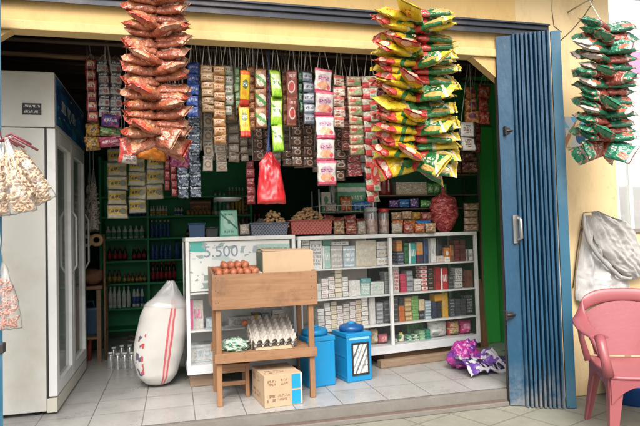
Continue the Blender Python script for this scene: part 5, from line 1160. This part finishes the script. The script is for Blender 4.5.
def bottles(px0, px1, pyt, zi, n, body, cap, lab, label, sq=1.0, neck=.42, shoulder=.62, Y=YB+.05, z=None, cat='bottle', dense=.86):
    zz = ZS[zi] if z is None else z
    x0, x1 = PY(px0, 250, Y).x, PY(px1, 250, Y).x; w = (x1-x0)/n; rr = w*.5*dense; h = max(.05, PY((px0+px1)/2, pyt, Y).z - zz)
    rr = min(rr, h*.30)
    t0 = thing('bottle', label, cat, (0, 0, 0), 0, label)
    b = MB(); b.lathe([(rr*.9, .001), (rr, h*.03), (rr, h*shoulder), (rr*neck, h*(shoulder+.20)), (rr*neck, h*.90)], 14, sq=sq); b.build('glass', body, t0)
    b = MB(); b.lathe([(rr*(neck+.08), h*.88), (rr*(neck+.08), h)], 10); b.build('cap', cap, t0)
    b = MB(); b.lathe([(rr*1.02, h*.16), (rr*1.02, h*.50)], 14, sq=sq); b.build('label', lab, t0)
    for k in range(n):
        o = t0 if k == 0 else copy_tree(t0)
        o.location = (x0+w*(k+.5)+random.uniform(-.004, .004), Y+rr+random.uniform(0, .015), zz+.0005); o.rotation_euler.z = random.uniform(-.5, .5)
cw = plain('white_cap2', (.62, .64, .62), .4); crd = plain('red_cap', (.45, .02, .03), .4); cbk = plain('black_cap', (.02, .02, .02), .4); cbl = plain('blue_cap', (.03, .10, .36), .4); cgr = plain('green_cap', (.05, .3, .12), .4)
dk = plain('dark_bottle', (.03, .012, .008), .15); bl = plain('blue_bottle', (.04, .12, .36), .2); wh = plain('white_bottle', (.74, .78, .75), .3); br = plain('brown_bottle', (.14, .05, .025), .2); tn = plain('tan_bottle', (.34, .21, .10), .3)
lr = plain('red_label', (.42, .03, .04), .5); lw = plain('white_label', (.78, .78, .75), .5); lb_ = plain('blue_label2', (.05, .13, .36), .5); lg = plain('green_label', (.10, .40, .22), .5); ly = plain('yellow_label', (.50, .36, .08), .5)
bottles(105, 144.5, 226, 4, 7, wh, cw, lg, 'white bottle with green label in the row on the left half of the green shelf')
bottles(107, 127.5, 246, 3, 4, dk, crd, lr, 'dark bottle with red label, the left group of four on the green shelf')
bottles(131.5, 146, 248, 3, 3, dk, crd, lr, 'dark short bottle with red label, the group of three beside the shelf divider')
bottles(150.5, 172, 242, 3, 5, bl, cbl, lb_, 'blue bottle in the lower row right of the shelf divider')
bottles(150.5, 171, 220, 4, 5, bl, cw, lb_, 'blue bottle with white cap in the upper row right of the shelf divider')
bottles(174, 186, 240, 3, 2, bl, cbk, lb_, 'dark blue bottle at the right end of the blue row')
bottles(107, 121, 270, 2, 3, br, cbk, ly, 'brown sauce bottle in the left group on the third green shelf')
bottles(122, 146, 273, 2, 6, br, crd, ly, 'small brown sauce jar in the right group on the third green shelf')
bottles(150.5, 176, 262, 2, 6, dk, crd, lr, 'tall thin dark red bottle right of the divider on the third green shelf', neck=.5, shoulder=.7)
bottles(107, 130, 286.5, 1, 5, wh, cw, lw, 'white bottle in the left group on the lowest bottle shelf')
bottles(131, 143.5, 286.5, 1, 3, wh, cbl, lb_, 'white bottle with blue label on the lowest bottle shelf')
bottles(150, 168.5, 205.5, 5, 6, wh, cw, ly, 'small cream bottle in the row on the top left of the green shelf')
bottles(128, 146.5, 206, 5, 4, bl, cbk, lb_, 'small dark blue bottle hidden under the yellow sachet sheet')
bottles(174.5, 184.5, 206.5, 5, 3, wh, cbl, lb_, 'small white and blue bottle left of the brown packs on the top shelf')
bottles(187, 216, 209, 5, 7, tn, cbk, ly, 'tan bottle in the dim row behind the kitchen scale')
bottles(214, 228, 190, 5, 3, wh, cgr, lg, 'pale bottle with green cap above the kitchen scale', Y=YB+.06)
bottles(229, 246, 187, 5, 5, tn, cw, ly, 'slim tan bottle behind and right of the kitchen scale')
bottles(238, 262, 214, 5, 6, br, crd, lr, 'dim brown bottle behind the red carrier bag', Y=YB+.06, z=ZS[4])
bottles(186, 217, 228, 4, 7, dk, crd, ly, 'dim dark bottle behind the blue tub on the left counter')
# dim cartons above the bottles and at the back right
for k, (a, c, pt, pb, cm, lb) in enumerate(((216, 226, 205, 216, boxmat('tan', 'brown', 0), 'tan carton in the dark behind the kitchen scale pan'), (239, 250, 205, 216, boxmat('brown', 'tan', 0), 'brown carton in the dark at the right end of the back shelf'), (190, 212, 200, 216, boxmat('brown', 'orange', 0), 'dim brown carton behind the tub at the left'))):
    x0, x1 = PY(a, pb, YB).x, PY(c, pb, YB).x; z0_ = min(ZS, key=lambda q: abs(q-PY(a, pb, YB).z)); b = MB(); b.bb(x0, x1, YB+.14, YB+.29, z0_+.001, z0_+.18, .003); solo('carton', b, cm, lb, 'carton')
# between fridge and shelf: small bench with cans and rolls
bx0, bx1 = PY(82, 270, 5.5).x-.25, PY(104, 270, 5.5).x
t = thing('side_bench', 'dark wooden bench in the gloom between fridge and green shelf', 'bench', ((bx0+bx1)/2, 5.6, 0))
zb1 = PY(92, 286, 5.4).z
b = MB(); b.bb(bx0, bx1, 5.35, 5.95, zb1-.03, zb1, .003); b.build('top', BROWNW, t, world=True)
for x in (bx0+.02, bx1-.05):
    for y in (5.37, 5.9): b = MB(); b.bb(x, x+.035, y, y+.035, .001, zb1-.031); b.build('leg', BROWNW, t, world=True)
b = MB(); b.bb(bx0+.02, bx1-.02, 5.40, 5.9, .20, .22); b.build('lower_shelf', BROWNW, t, world=True)
def ringroll(px, py, Y, R_, r_, mat, label):
    c = PY(px, py, Y); b = MB(); b.tube([c+Vector((R_*math.cos(k*.314), 0, R_*math.sin(k*.314))) for k in range(20)], r_, 8, True); return solo('tape_roll', b, mat, label, 'tape roll')
TP = plain('tan_tape', (.52, .33, .16), .5)
ringroll(86.5, 241, 5.42, .040, .017, TP, 'left one of two tan rolls hanging by the fridge end')
ringroll(96.5, 240, 5.42, .042, .018, TP, 'right one of two tan rolls hanging by the fridge end')
b = MB(); q1, q2 = PY(80, 236, 5.45), PY(104, 235, 5.45); b.tube([q1, q2], .008, 6); b.tube([q2, q2+Vector((0, 0, -.0)), (q2.x, 5.45, 0.002)], .010, 6); solo('roll_stand', b, BROWNW, 'thin wooden stand on which the tan rolls hang', 'stand')
b = MB(); q = PY(91, 278, 5.5); b.ico((q.x, 5.55, zb1+.075), (.11, .14, .075), 3, 7, .3, 2.4, zb1+.002); solo('sack_bundle', b, plain('brown_bundle', (.20, .09, .045), .8, .3, 12), 'brown cloth bundle lying on the side bench', 'bundle')
q = PY(91, 326, 5.45); t = thing('jerry_can', 'dark blue jerry can on the lower level of the side bench', 'jerry can', (q.x, 5.55, .222))
b = MB(); b.bb(-.09, .09, -.07, .07, 0, .25, .02); b.lathe([(.02, .245), (.02, .285), (.024, .29), (.024, .31)], 10, (.05, 0, 0)); b.build('can', plain('dark_blue_can', (.02, .06, .12), .35), t)
b = MB(); b.tube([(-.06, 0, .245), (-.055, 0, .30), (.01, 0, .30), (.02, 0, .245)], .01, 6); b.build('handle', plain('dark_blue_can', (.02, .06, .12), .35), t)
q = PZ(88, 362); b = MB(); b.tube([(q.x, q.y+.05, .002), (q.x+.02, q.y+.10, .45)], .018, 8); solo('red_pole', b, plain('dull_red', (.28, .04, .03), .5), 'short dull red pole leaning at the far fridge corner', 'pole')
for (px, lb, sd) in ((92.5, 'whitish plastic bag hanging in the gap behind the fridge', 3), (88, 'paler plastic bag hanging closest to the fridge door end', 6)):
    q = PY(px, 168, 5.3); q2 = PY(px+.5, 232, 5.3)
    cracker_bag((q.x, 5.3+sd*.02, q.z), (q2.x, 5.3+sd*.02, q2.z), .095, .08, lb, 80, .016, plain('whitish_filling', (.60, .52, .44), .6, .2, 20), sd, 'hanging_bag')
    b = MB(); b.tube([(q.x, 5.3+sd*.02, q.z-.01), (q.x, 5.3+sd*.02, 2.6)], .002, 5); solo('bag_string', b, STRING, lb.split(' plastic')[0]+' bag string rising to the ceiling behind the fridge', 'string')

# ------------------------------------------------------------------ green board and plank at the right
gz = PY(479, 127, 4.85).z
g0, g1 = PY(478, 127, 4.85).x, 2.998
t = thing('green_board', 'tall plain green plywood board standing behind the gate', 'board', ((g0+g1)/2, 4.86, 0))
def greenb():
    g = G('green_board_paint'); o = g.tc.outputs['Object']; n = g.noise(g.vm('MULTIPLY', o, (3, 3, 1)), 3, 6, .6)
    c = g.mix(n, (.05, .42, .08), (.07, .52, .10)); c = g.mix(g.ma('MULTIPLY', g.ramp(g.noise(o, 8, 7, .75), .58, .75), .5), c, (.03, .09, .03)); return g.out(c, .6, .3)
b = MB(); b.bb(g0, g1, 4.85, 4.872, .003, gz, .002); b.build('sheet', greenb(), t, world=True)
b = MB(); b.bb(g0-.018, g0-.0005, 4.845, 4.875, .002, gz, .002); b.build('edge_batten', LIGHTW, t, world=True)
qa = PY(484, 300, 4.70)
b = MB(); b.prism([(qa.x-.05, 4.70, .003), (qa.x+.03, 4.70, .003), (qa.x+.015, 4.76, .62), (qa.x-.06, 4.76, .62)], (0, .02, 0)); solo('leaning_plank', b, woodmat('red_brown_wood', (.20, .10, .06), (.30, .16, .09), axis=2), 'red brown plank leaning between the counter end and the green board', 'plank')
# plastic bags on the floor
PINKB = pack('pink_purple_film', (.36, .035, .24), [('n', 4, .53, 1, (.14, .025, .22)), ('n', 6, .64, 4, (.52, .22, .42))], .22, 0, .6, .8)
def crumple(c, rad, seed, mat, label, flat=.003, amp=.28, fr=1.7, sub=5, name='plastic_bag', cat='bag', tip=None):
    b = MB(); b.ico(c, rad, sub, seed, amp, fr, flat)
    for v in b.bm.verts:
        d = v.co-Vector(c); v.co += d*(.10*(1-2*abs(mn.noise(v.co*11+Vector((seed, 0, 0)))))+.05*mn.noise(v.co*30)) ; v.co.z = max(v.co.z, flat)
    if tip:
        for v in b.bm.verts:
            k = max(0, (v.co.z-c[2])/rad[2]); v.co.x += tip[0]*k*k; v.co.z += tip[1]*k*k; v.co.y += (c[1]-v.co.y)*.5*min(1, k)
    return solo(name, b, mat, label, cat)
q = PZ(470, 372); crumple((q.x+.02, q.y+.13, .095), (.125, .10, .10), 3, PINKB, 'crumpled pink purple plastic bag on the floor against the counter end', tip=(.02, .01))
q = PZ(497, 372); crumple((q.x+.03, q.y+.16, .035), (.20, .14, .042), 9, pack('purple_dark_film', (.07, .03, .16), [('n', 4, .6, 1, (.22, .10, .34))], .25, 0, .6, .7), 'dark purple plastic bag flattened under the printed white bag')
WPR = pack('white_black_print', (.52, .50, .56), [('t', .06, .94, .12, .9, (.025, .02, .05), 4.5, 3.2), ('n', 3, .56, 4, (.12, .05, .26)), ('r', 0, 1, .92, 1, (.1, .04, .2))], .3, 0, .5, .5)
q = PZ(490, 378)
b = MB()
def sheetf(s):
    def f(u, v):
        z = .070+.05*v+.03*math.sin(u*5+v*3)+.03*mn.noise(Vector((u*4, v*4, 8)))+.018*mn.noise(Vector((u*11, v*11, 3)))
        return Vector((q.x-.13+.36*u-.05*v+.02*mn.noise(Vector((v*5, 1, 1))), q.y+.03+.20*v+.06*u+.02*mn.noise(Vector((u*5, 3, 1))), max(.008, z-.05*(1-v)**3)-s))
    return f
b.grid(sheetf(0), 30, 24); b.grid(sheetf(.006), 30, 24, flip=True); solo('plastic_bag', b, WPR, 'white plastic bag with bold black print lying on the purple bag', 'bag')

# ------------------------------------------------------------------ pink plastic chair
PINK = plain('pink_chair_plastic', (.29, .078, .09), .33, .06, 3, .5, dirt=(.25, .075, .08), dscale=6)
ang = R(-23.6); ch0 = Vector((2.565, 2.69, -.1))
CS = .95
ct = thing('plastic_chair', 'pink moulded plastic armchair standing before the yellow pillar', 'chair', ch0, ang)
ct.scale = (CS, CS, CS)
sh, bw = .405, .255
def leg(x, y, xt, yt, zt_, nm='leg'):
    b = MB(); n = 9
    for i in range(1): pass
    pts = [(x+(xt-x)*k/n, y+(yt-y)*k/n, zt_*k/n) for k in range(n+1)]
    secs = []
    sgx, sgy = (1 if x > 0 else -1), (1 if y > 0 else -1)
    for k, p in enumerate(pts):
        f = k/n; w = .024+.030*f; th = .011
        px_, py_, pz = p
        # L-shaped section opening inwards
        poly = [(0, 0), (-sgx*w*1.5, 0), (-sgx*w*1.5, -sgy*th), (-sgx*th, -sgy*th), (-sgx*th, -sgy*w*1.5), (0, -sgy*w*1.5)]
        secs.append([b.bm.verts.new((px_+a, py_+c, pz)) for a, c in poly])
    for A_, B_ in zip(secs[:-1], secs[1:]):
        for k in range(6): b.face([A_[k], A_[(k+1) % 6], B_[(k+1) % 6], B_[k]])
    b.face(secs[0][::-1]); b.face(secs[-1])
    b.build(nm, PINK, ct)
for sx in (-1, 1):
    leg(sx*.285, -.255, sx*.262, -.235, sh-.012); leg(sx*.275, .265, sx*.235, .205, sh-.012)
def seatf(s):
    def f(u, v):
        x = (u-.5)*2; y = (v-.5)*2
        wd = .262-.03*max(0, y)
        z = sh - .014*(1-x*x)*(1-y*y) + .006*abs(x)**4 - .020*max(0, -y-.75)*4*.5 - s
        return Vector((x*wd, y*.235-.01, z))
    return f
b = MB(); b.grid(seatf(0), 20, 20); b.grid(seatf(.012), 20, 20, flip=True)
for (u0, v0, u1, v1) in ((0, 0, 1, 0), (1, 0, 1, 1), (1, 1, 0, 1), (0, 1, 0, 0)):
    pts = [seatf(.010)(u0+(u1-u0)*k/10, v0+(v1-v0)*k/10) for k in range(11)]; b.tube(pts, .013, 8)
b.build('seat', PINK, ct)
# aprons between legs: arched
def apron(p, q):
    p, q = Vector(p), Vector(q); d = (q-p); n = Vector((d.y, -d.x, 0)).normalized()*.009; N = 14
    top = [p+d*k/N+Vector((0, 0, sh-.012)) for k in range(N+1)]; bot = [p+d*k/N+Vector((0, 0, sh-.055-.11*abs(2*k/N-1)**3.2)) for k in range(N+1)]
    b = MB()
    for k in range(N):
        vs = [top[k], top[k+1], bot[k+1], bot[k]]; f = [b.bm.verts.new(v+n) for v in vs]; g_ = [b.bm.verts.new(v-n) for v in vs]
        b.face(f); b.face(g_[::-1])
        for i in range(4): b.face([f[i], g_[i], g_[(i+1) % 4], f[(i+1) % 4]])
    bmesh.ops.remove_doubles(b.bm, verts=b.bm.verts, dist=.0005); b.build('apron', PINK, ct)
apron((-.262, -.243, 0), (.262, -.243, 0)); apron((-.236, .213, 0), (.236, .213, 0)); apron((-.262, -.23, 0), (-.24, .20, 0)); apron((.262, -.23, 0), (.24, .20, 0))
# back: one arch that sweeps down into the arms
def arch(k):  # k -1..1 around the back, arms beyond
    a = abs(k); sg = 1 if k > 0 else -1
    if a <= .55:
        t_ = a/.55*math.pi*.5; return Vector((sg*.285*math.sin(t_), .30-.06*(1-math.cos(t_)), .795-.135*(1-math.cos(t_))**1.2))
    f = (a-.55)/.45
    return Vector((sg*(.285+.02*math.sin(f*3.14)), .24-.40*f, .66-.06*math.sin(f*1.57)))
b = MB(); N = 56
V = []
for i in range(N+1):
    k = -1+2*i/N; p = arch(k); p2 = arch(min(1, k+.01)); p1 = arch(max(-1, k-.01)); tg = (p2-p1).normalized()
    a = abs(k); outw = Vector((p.x, (p.y-.0)*.9, 0)).normalized() if a < .75 else Vector((1 if k > 0 else -1, 0, 0))
    wv = .042+.010*min(1, a/.6)
    upv = Vector((0, .12, 1)).normalized() if a < .5 else Vector((0, 0, 1))
    flatm = min(1, max(0, (a-.35)/.3)); e1 = upv*(1-flatm)+(-outw)*flatm; e1.normalize(); e2 = tg.cross(e1).normalized()
    V.append([b.bm.verts.new(p + e1*wv*math.cos(q*2*math.pi/12) + e2*.013*math.sin(q*2*math.pi/12)) for q in range(12)])
for i in range(N):
    for q in range(12): b.face([V[i][q], V[i][(q+1) % 12], V[i+1][(q+1) % 12], V[i+1][q]], None, True)
b.face(V[0][::-1]); b.face(V[-1]); b.build('armrest', PINK, ct)
for sx in (-1, 1):
    b = MB(); b.tube([(sx*.285, -.16, .60), (sx*.29, -.205, .565), (sx*.283, -.235, .49), (sx*.268, -.238, sh-.01)], [.03, .028, .026, .03], 10); b.build('arm_support', PINK, ct)
# backrest panel with pierced slits and a raised flower pattern
def backf(u, v):
    x = (u-.5)*2; z = sh+.03+(.37+.0*x)*v; wd = .205+.045*v**1.5
    zt_ = .755-.09*(abs(x)**2.4); z = sh+.015+(zt_-sh-.015)*v
    return Vector((x*wd, .205+.085*v-.035*x*x*v+.02*(x*x), z))
g = G('pink_relief'); uv = g.tc.outputs['UV']; vn = g.vor(uv, 9); g.bump(g.ma('GREATER_THAN', g.ma('SINE', g.ma('MULTIPLY', vn, 30)), .2), .6, .01); PINKR = g.out((.275, .074, .086), .36, .5)
b = MB(); b.grid(backf, 28, 28); b.grid(lambda u, v: backf(u, v)+Vector((0, .009, 0)), 28, 28, flip=True); b.build('backrest', PINKR, ct)
for sx in (-1, 1):
    b = MB(); pts = [Vector((sx*(.165+.11*k/8), .215+.075*(k/8)-.01, sh+.005+(.265)*k/8)) for k in range(9)]; b.tube(pts, [.024-.006*math.sin(k/8*3.14) for k in range(9)], 8); b.build('back_rail', PINK, ct)
    b = MB(); b.tube([Vector((sx*.262, .16, sh-.01)), Vector((sx*.285, .20, sh+.12)), Vector((sx*.288, .215, .655))], [.022, .018, .024], 8); b.build('back_rail', PINK, ct)
# blue basin behind the chair
BLN = plain('blue_basin', (.015, .09, .34), .35, .1)
q = PZ(632, 411, -.1); t = thing('basin', 'blue plastic basin on the pavement behind the pink chair', 'basin', (q.x+.20, q.y+.16, -.1))
b = MB(); b.lathe([(.16, .001), (.19, .10), (.215, .14), (.225, .142), (.225, .134), (.20, .125), (.17, .012), (.001, .010)], 32); b.build('tub', BLN, t)

# ------------------------------------------------------------------ woven sacks on a nail
def sackmat(name, a, b_, al=None):
    g = G(name); o = g.tc.outputs['Object']; n = g.noise(o, 7, 6, .65); c = g.mix(n, a, b_); uv = g.tc.outputs['UV']; x, y, _ = g.sep(uv)
    wv = g.ma('ADD', g.ma('SINE', g.ma('MULTIPLY', x, 800)), g.ma('SINE', g.ma('MULTIPLY', y, 800))); c = g.mix(g.ma('MULTIPLY', g.ramp(wv, -1, 1), .18), c, [v*.6 for v in a])
    g.bump(g.ma('ADD', g.noise(o, 16, 6, .7), g.ma('MULTIPLY', wv, .05)), .6, .02); return g.out(c, .7, .25)
GSK = sackmat('grey_woven_sack', (.42, .405, .39), (.60, .585, .57)); WSK = sackmat('white_clear_sack', (.46, .455, .45), (.64, .63, .62))
YW = 3.408
def drape(poly_l, poly_r, Y0, mat, nm, parent, bulge=.05, seed=1, fold=.02):
    """cloth between a left and a right edge given as picture points on the wall plane"""
    Lp = [PY(x, y, YW) for x, y in poly_l]; Rp = [PY(x, y, YW) for x, y in poly_r]
    def at(P_, v):
        k = v*(len(P_)-1); i = min(int(k), len(P_)-2); return P_[i].lerp(P_[i+1], k-i)
    def f(s):
        def g_(u, v):
            p = at(Lp, v).lerp(at(Rp, v), u); e = max(0, 4*u*(1-u))**.5
            y = Y0-(bulge*e*(.4+.6*v))*(1 if s < 0 else .25) - (.004 if s < 0 else 0)
            y += (fold*mn.noise(Vector((u*5+v*1.5, v*2.5, seed))) + fold*.6*mn.noise(Vector((u*11, v*6, seed+3)))+fold*.5*(.5-abs(mn.noise(Vector((u*9+v*5, v*13-u*4, seed+6))))))*(.3+.7*e)*(1 if s < 0 else .5)
            return Vector((p.x+.010*mn.noise(Vector((u*3, v*6, seed))), min(y, YW-.002), p.z+.010*mn.noise(Vector((u*6, v*3, seed+9)))))
        return g_
    b = MB(); b.grid(f(-1), 60, 60); b.grid(f(1), 60, 60, flip=True); bmesh.ops.remove_doubles(b.bm, verts=b.bm.verts, dist=.0006); return b.build(nm, mat, parent, world=True)
nail = PY(584, 213, YW)
t = thing('hanging_sack', 'grey woven sack folded over a nail on the pillar', 'sack', (nail.x, YW, nail.z-.5))
drape([(584, 213), (584, 222), (586, 236), (592, 250), (602, 262), (612, 272), (622, 279)], [(588, 211), (603, 217), (618, 222), (627, 233), (633, 246), (638, 258), (637, 268)], YW-.075, GSK, 'flap', t, .07, 4, .04)
b = MB(); b.tube([PY(x, y, YW-.10) for x, y in ((584, 214), (585, 228), (589, 242), (597, 254), (608, 266), (620, 277), (630, 279), (638, 268))], [.008, .012, .014, .014, .014, .014, .012, .010], 8); b.build('rolled_hem', GSK, t, world=True)
t2 = thing('white_sack', 'crumpled whitish plastic sack hanging under the grey woven sack', 'sack', (nail.x, YW, nail.z-.7))
drape([(583, 216), (580, 236), (576, 262), (573.5, 282), (574, 300)], [(586, 216), (598, 240), (612, 260), (624, 280), (629, 303)], YW-.02, WSK, 'sack', t2, .085, 8, .045)
b = MB(); b.tube([PY(x, y, YW-.012) for x, y in ((583, 214), (577, 252), (573, 288))], .004, 6); b.build('strap', DARKW, t2, world=True)
b = MB(); b.tube([nail+Vector((0, .02, 0)), nail+Vector((0, -.12, .006))], .0035, 6); solo('nail', b, STEEL, 'long nail in the pillar from which the sacks hang', 'nail')

# torn sticker on the pillar
q0, q1 = PY(562.5, 147, YW), PY(582, 117, YW)
PSTK = pack('torn_poster_print', (.50, .50, .48), [('r', 0, 1, .62, 1, (.10, .34, .52)), ('d', 1, .9, .95, .18, (.40, .42, .44)), ('d', -1, .9, .15, .14, (.34, .16, .08)), ('e', .68, .30, .22, .2, (.02, .07, .16)), ('d', 1, -.6, .1, .08, (.58, .46, .28))], .5, 0, .3, .1)
b = MB(); b.bb(q0.x+.03, q1.x+.04, 3.409, 3.412, q0.z, q1.z); solo('poster', b, PSTK, 'small blue, white and brown poster on the pillar behind the emerald bunch', 'poster')

# ------------------------------------------------------------------ beyond the pillar: neighbour stall
WHP = plain('white_plaster', (.78, .77, .75), .8, .05, 2)
nb = thing('neighbour_wall', 'bright white side wall of the neighbouring shop beyond the pillar', 'wall', (6, 6.8, -.1))
b = MB(); b.bb(3.75, 11, 7.6, 7.8, -.1, 4.8); b.build('wall', WHP, nb, world=True)
lw0 = thing('low_wall', 'low yellow wall with a dark cap running on from the pillar', 'wall', (3.9, 3.4, -.1))
zl = PY(625, 229, 3.4).z
b = MB(); b.bb(3.107, 6.0, 3.36, 3.44, -.098, zl-.03, .004); b.build('wall', YELP, lw0, world=True)
b = MB(); b.bb(3.108, 6.0, 3.345, 3.449, zl-.0295, zl, .004); b.build('cap', plain('grey_cap', (.20, .18, .16), .8), lw0, world=True)
# white framed case behind it
cx0 = PY(615.5, 190, 3.95).x
zc0, zc1 = zl-.4, PY(625, 146, 3.95).z
t = thing('white_cabinet', 'white framed glass cabinet of goods standing behind the low wall', 'cabinet', (cx0+.5, 4.2, -.1))
b = MB()
for x in (cx0, cx0+.14, cx0+.62, cx0+1.05): b.bb(x, x+.035, 3.95, 3.985, -.098, zc1-.0405)
b.bb(cx0, cx0+1.085, 3.95, 3.985, zc1-.04, zc1); b.bb(cx0, cx0+1.085, 4.36, 4.40, -.098, zc1)
b.build('frame', plain('white_frame', (.78, .78, .77), .4, .03), t, world=True)
for z in (PY(622, 215, 3.98).z, PY(622, 186, 3.98).z):
    b = MB(); b.bb(cx0+.01, cx0+1.07, 3.99, 4.355, z-.012, z); b.build('shelf', plain('pale_shelf', (.6, .6, .6), .5), t, world=True)
b = MB(); b.bb(cx0+.036, cx0+1.04, 3.962, 3.966, 0, zc1-.045); b.build('glass', film('cabinet_glass', (.8, .82, .83), .35, .05, .5), t, world=True)
zz = PY(622, 215, 3.98).z
for k, (px, w_, h_, m_, lb) in enumerate(((617, .07, .20, boxmat('red', 'white', 0), 'red box in the white cabinet behind the low wall'), (621, .06, .14, boxmat('grey', 'white', 0), 'grey box beside the red one in the white cabinet'), (633, .12, .16, boxmat('pale', 'red', 0), 'pale box at the right in the white cabinet'))):
    q = PY(px, 212, 4.05); b = MB(); b.bb(q.x, q.x+w_, 4.05, 4.15, zz+.001, zz+h_, .003); solo('packet_box', b, m_, lb, 'box')
# pink awning
pz0, pz1 = PY(632, 74, 5.2).z, PY(632, 40, 5.2).z; px0 = PY(620, 60, 5.2).x
t = thing('awning', 'pink striped cloth awning over the neighbouring stall', 'awning', (px0+.8, 5.2, pz0))
PKA = plain('pink_awning', (.66, .18, .28), .7, .08); WKA = plain('pale_pink_awning', (.74, .55, .56), .7, .05)
b = MB(); b.prism([(px0, 5.2, pz0), (px0, 5.8, pz1+.1), (px0, 5.815, pz1+.09), (px0, 5.212, pz0-.012)], (2.2, 0, 0)); b.build('cloth', PKA, t, world=True)
b = MB(); b.bb(px0, px0+2.2, 5.196, 5.2, pz0-.34, pz0-.003); b.build('valance', WKA, t, world=True)
for x in (px0+.5, px0+2.1):
    b = MB(); b.tube([(x, 5.24, pz0-.02), (x, 5.24, -.1)], .02, 8); b.build('post', plain('white_post', (.7, .7, .69), .5), t, world=True)

# ------------------------------------------------------------------ unseen eave added to shade the shop front, depth set by the light
b = MB()
for i in range(80):
    xs = [-3.2+.08*i+.02*k for k in range(5)]; zz_ = [.012, 0, -.012, 0, .012]
    for k in range(4):
        vs = [(xs[k], 3.405, 3.12+zz_[k]), (xs[k+1], 3.405, 3.12+zz_[k+1]), (xs[k+1], EAVE, 2.93+zz_[k+1]), (xs[k], EAVE, 2.93+zz_[k])]
        b.face([b.bm.verts.new(v) for v in vs], None, True)
bmesh.ops.remove_doubles(b.bm, verts=b.bm.verts, dist=.0005)
t = thing('shade_eave', 'unseen corrugated metal eave added to shade the shop front above the snack bunches', 'roof', (0, 3.40, 2.9))
b.build('sheet', plain('zinc_sheet', (.42, .43, .42), .45, .1, 5, metal=.3), t, world=True)
for x in (-2.4, -.4, 1.4, 3.0):
    b = MB(); b.prism([(x, 3.405, 3.08), (x, EAVE, 2.89), (x, EAVE, 2.85), (x, 3.405, 3.03)], (.05, 0, 0)); b.build('rafter', BROWNW, t, world=True)

# ------------------------------------------------------------------ light
w = bpy.data.worlds.new('World'); sc.world = w; w.use_nodes = True
nt = w.node_tree; bg = nt.nodes['Background']
sky = nt.nodes.new('ShaderNodeTexSky'); sky.sky_type = 'NISHITA'; sky.sun_disc = False
EL, AZ = R(50), R(196)   # compass bearing of the sun, from +y towards +x
sky.sun_elevation = EL; sky.sun_rotation = AZ; sky.dust_density = 7.0; sky.air_density = 1.0; sky.ozone_density = .4
bw = nt.nodes.new('ShaderNodeRGBToBW'); mx = nt.nodes.new('ShaderNodeMix'); mx.data_type = 'RGBA'; mx.inputs[0].default_value = .62   # thin white overcast
nt.links.new(sky.outputs[0], bw.inputs[0]); nt.links.new(sky.outputs[0], mx.inputs[6]); nt.links.new(bw.outputs[0], mx.inputs[7]); nt.links.new(mx.outputs[2], bg.inputs[0]); bg.inputs[1].default_value = .15
ld = bpy.data.lights.new('sun', 'SUN'); ld.energy = 1.5; ld.angle = R(40); ld.color = (1, .95, .87)
so = bpy.data.objects.new('sun', ld); COL.objects.link(so)
d = Vector((math.sin(AZ)*math.cos(EL), math.cos(AZ)*math.cos(EL), math.sin(EL))); so.rotation_euler = d.to_track_quat('Z', 'Y').to_euler(); so.location = d*20
sc.view_settings.view_transform = 'Standard'; sc.view_settings.look = 'None'; sc.view_settings.gamma = 1; sc.view_settings.use_curve_mapping = False
sc.view_settings.exposure = .92
sc.cycles.max_bounces = 8; sc.cycles.transparent_max_bounces = 24; sc.cycles.use_denoising = True
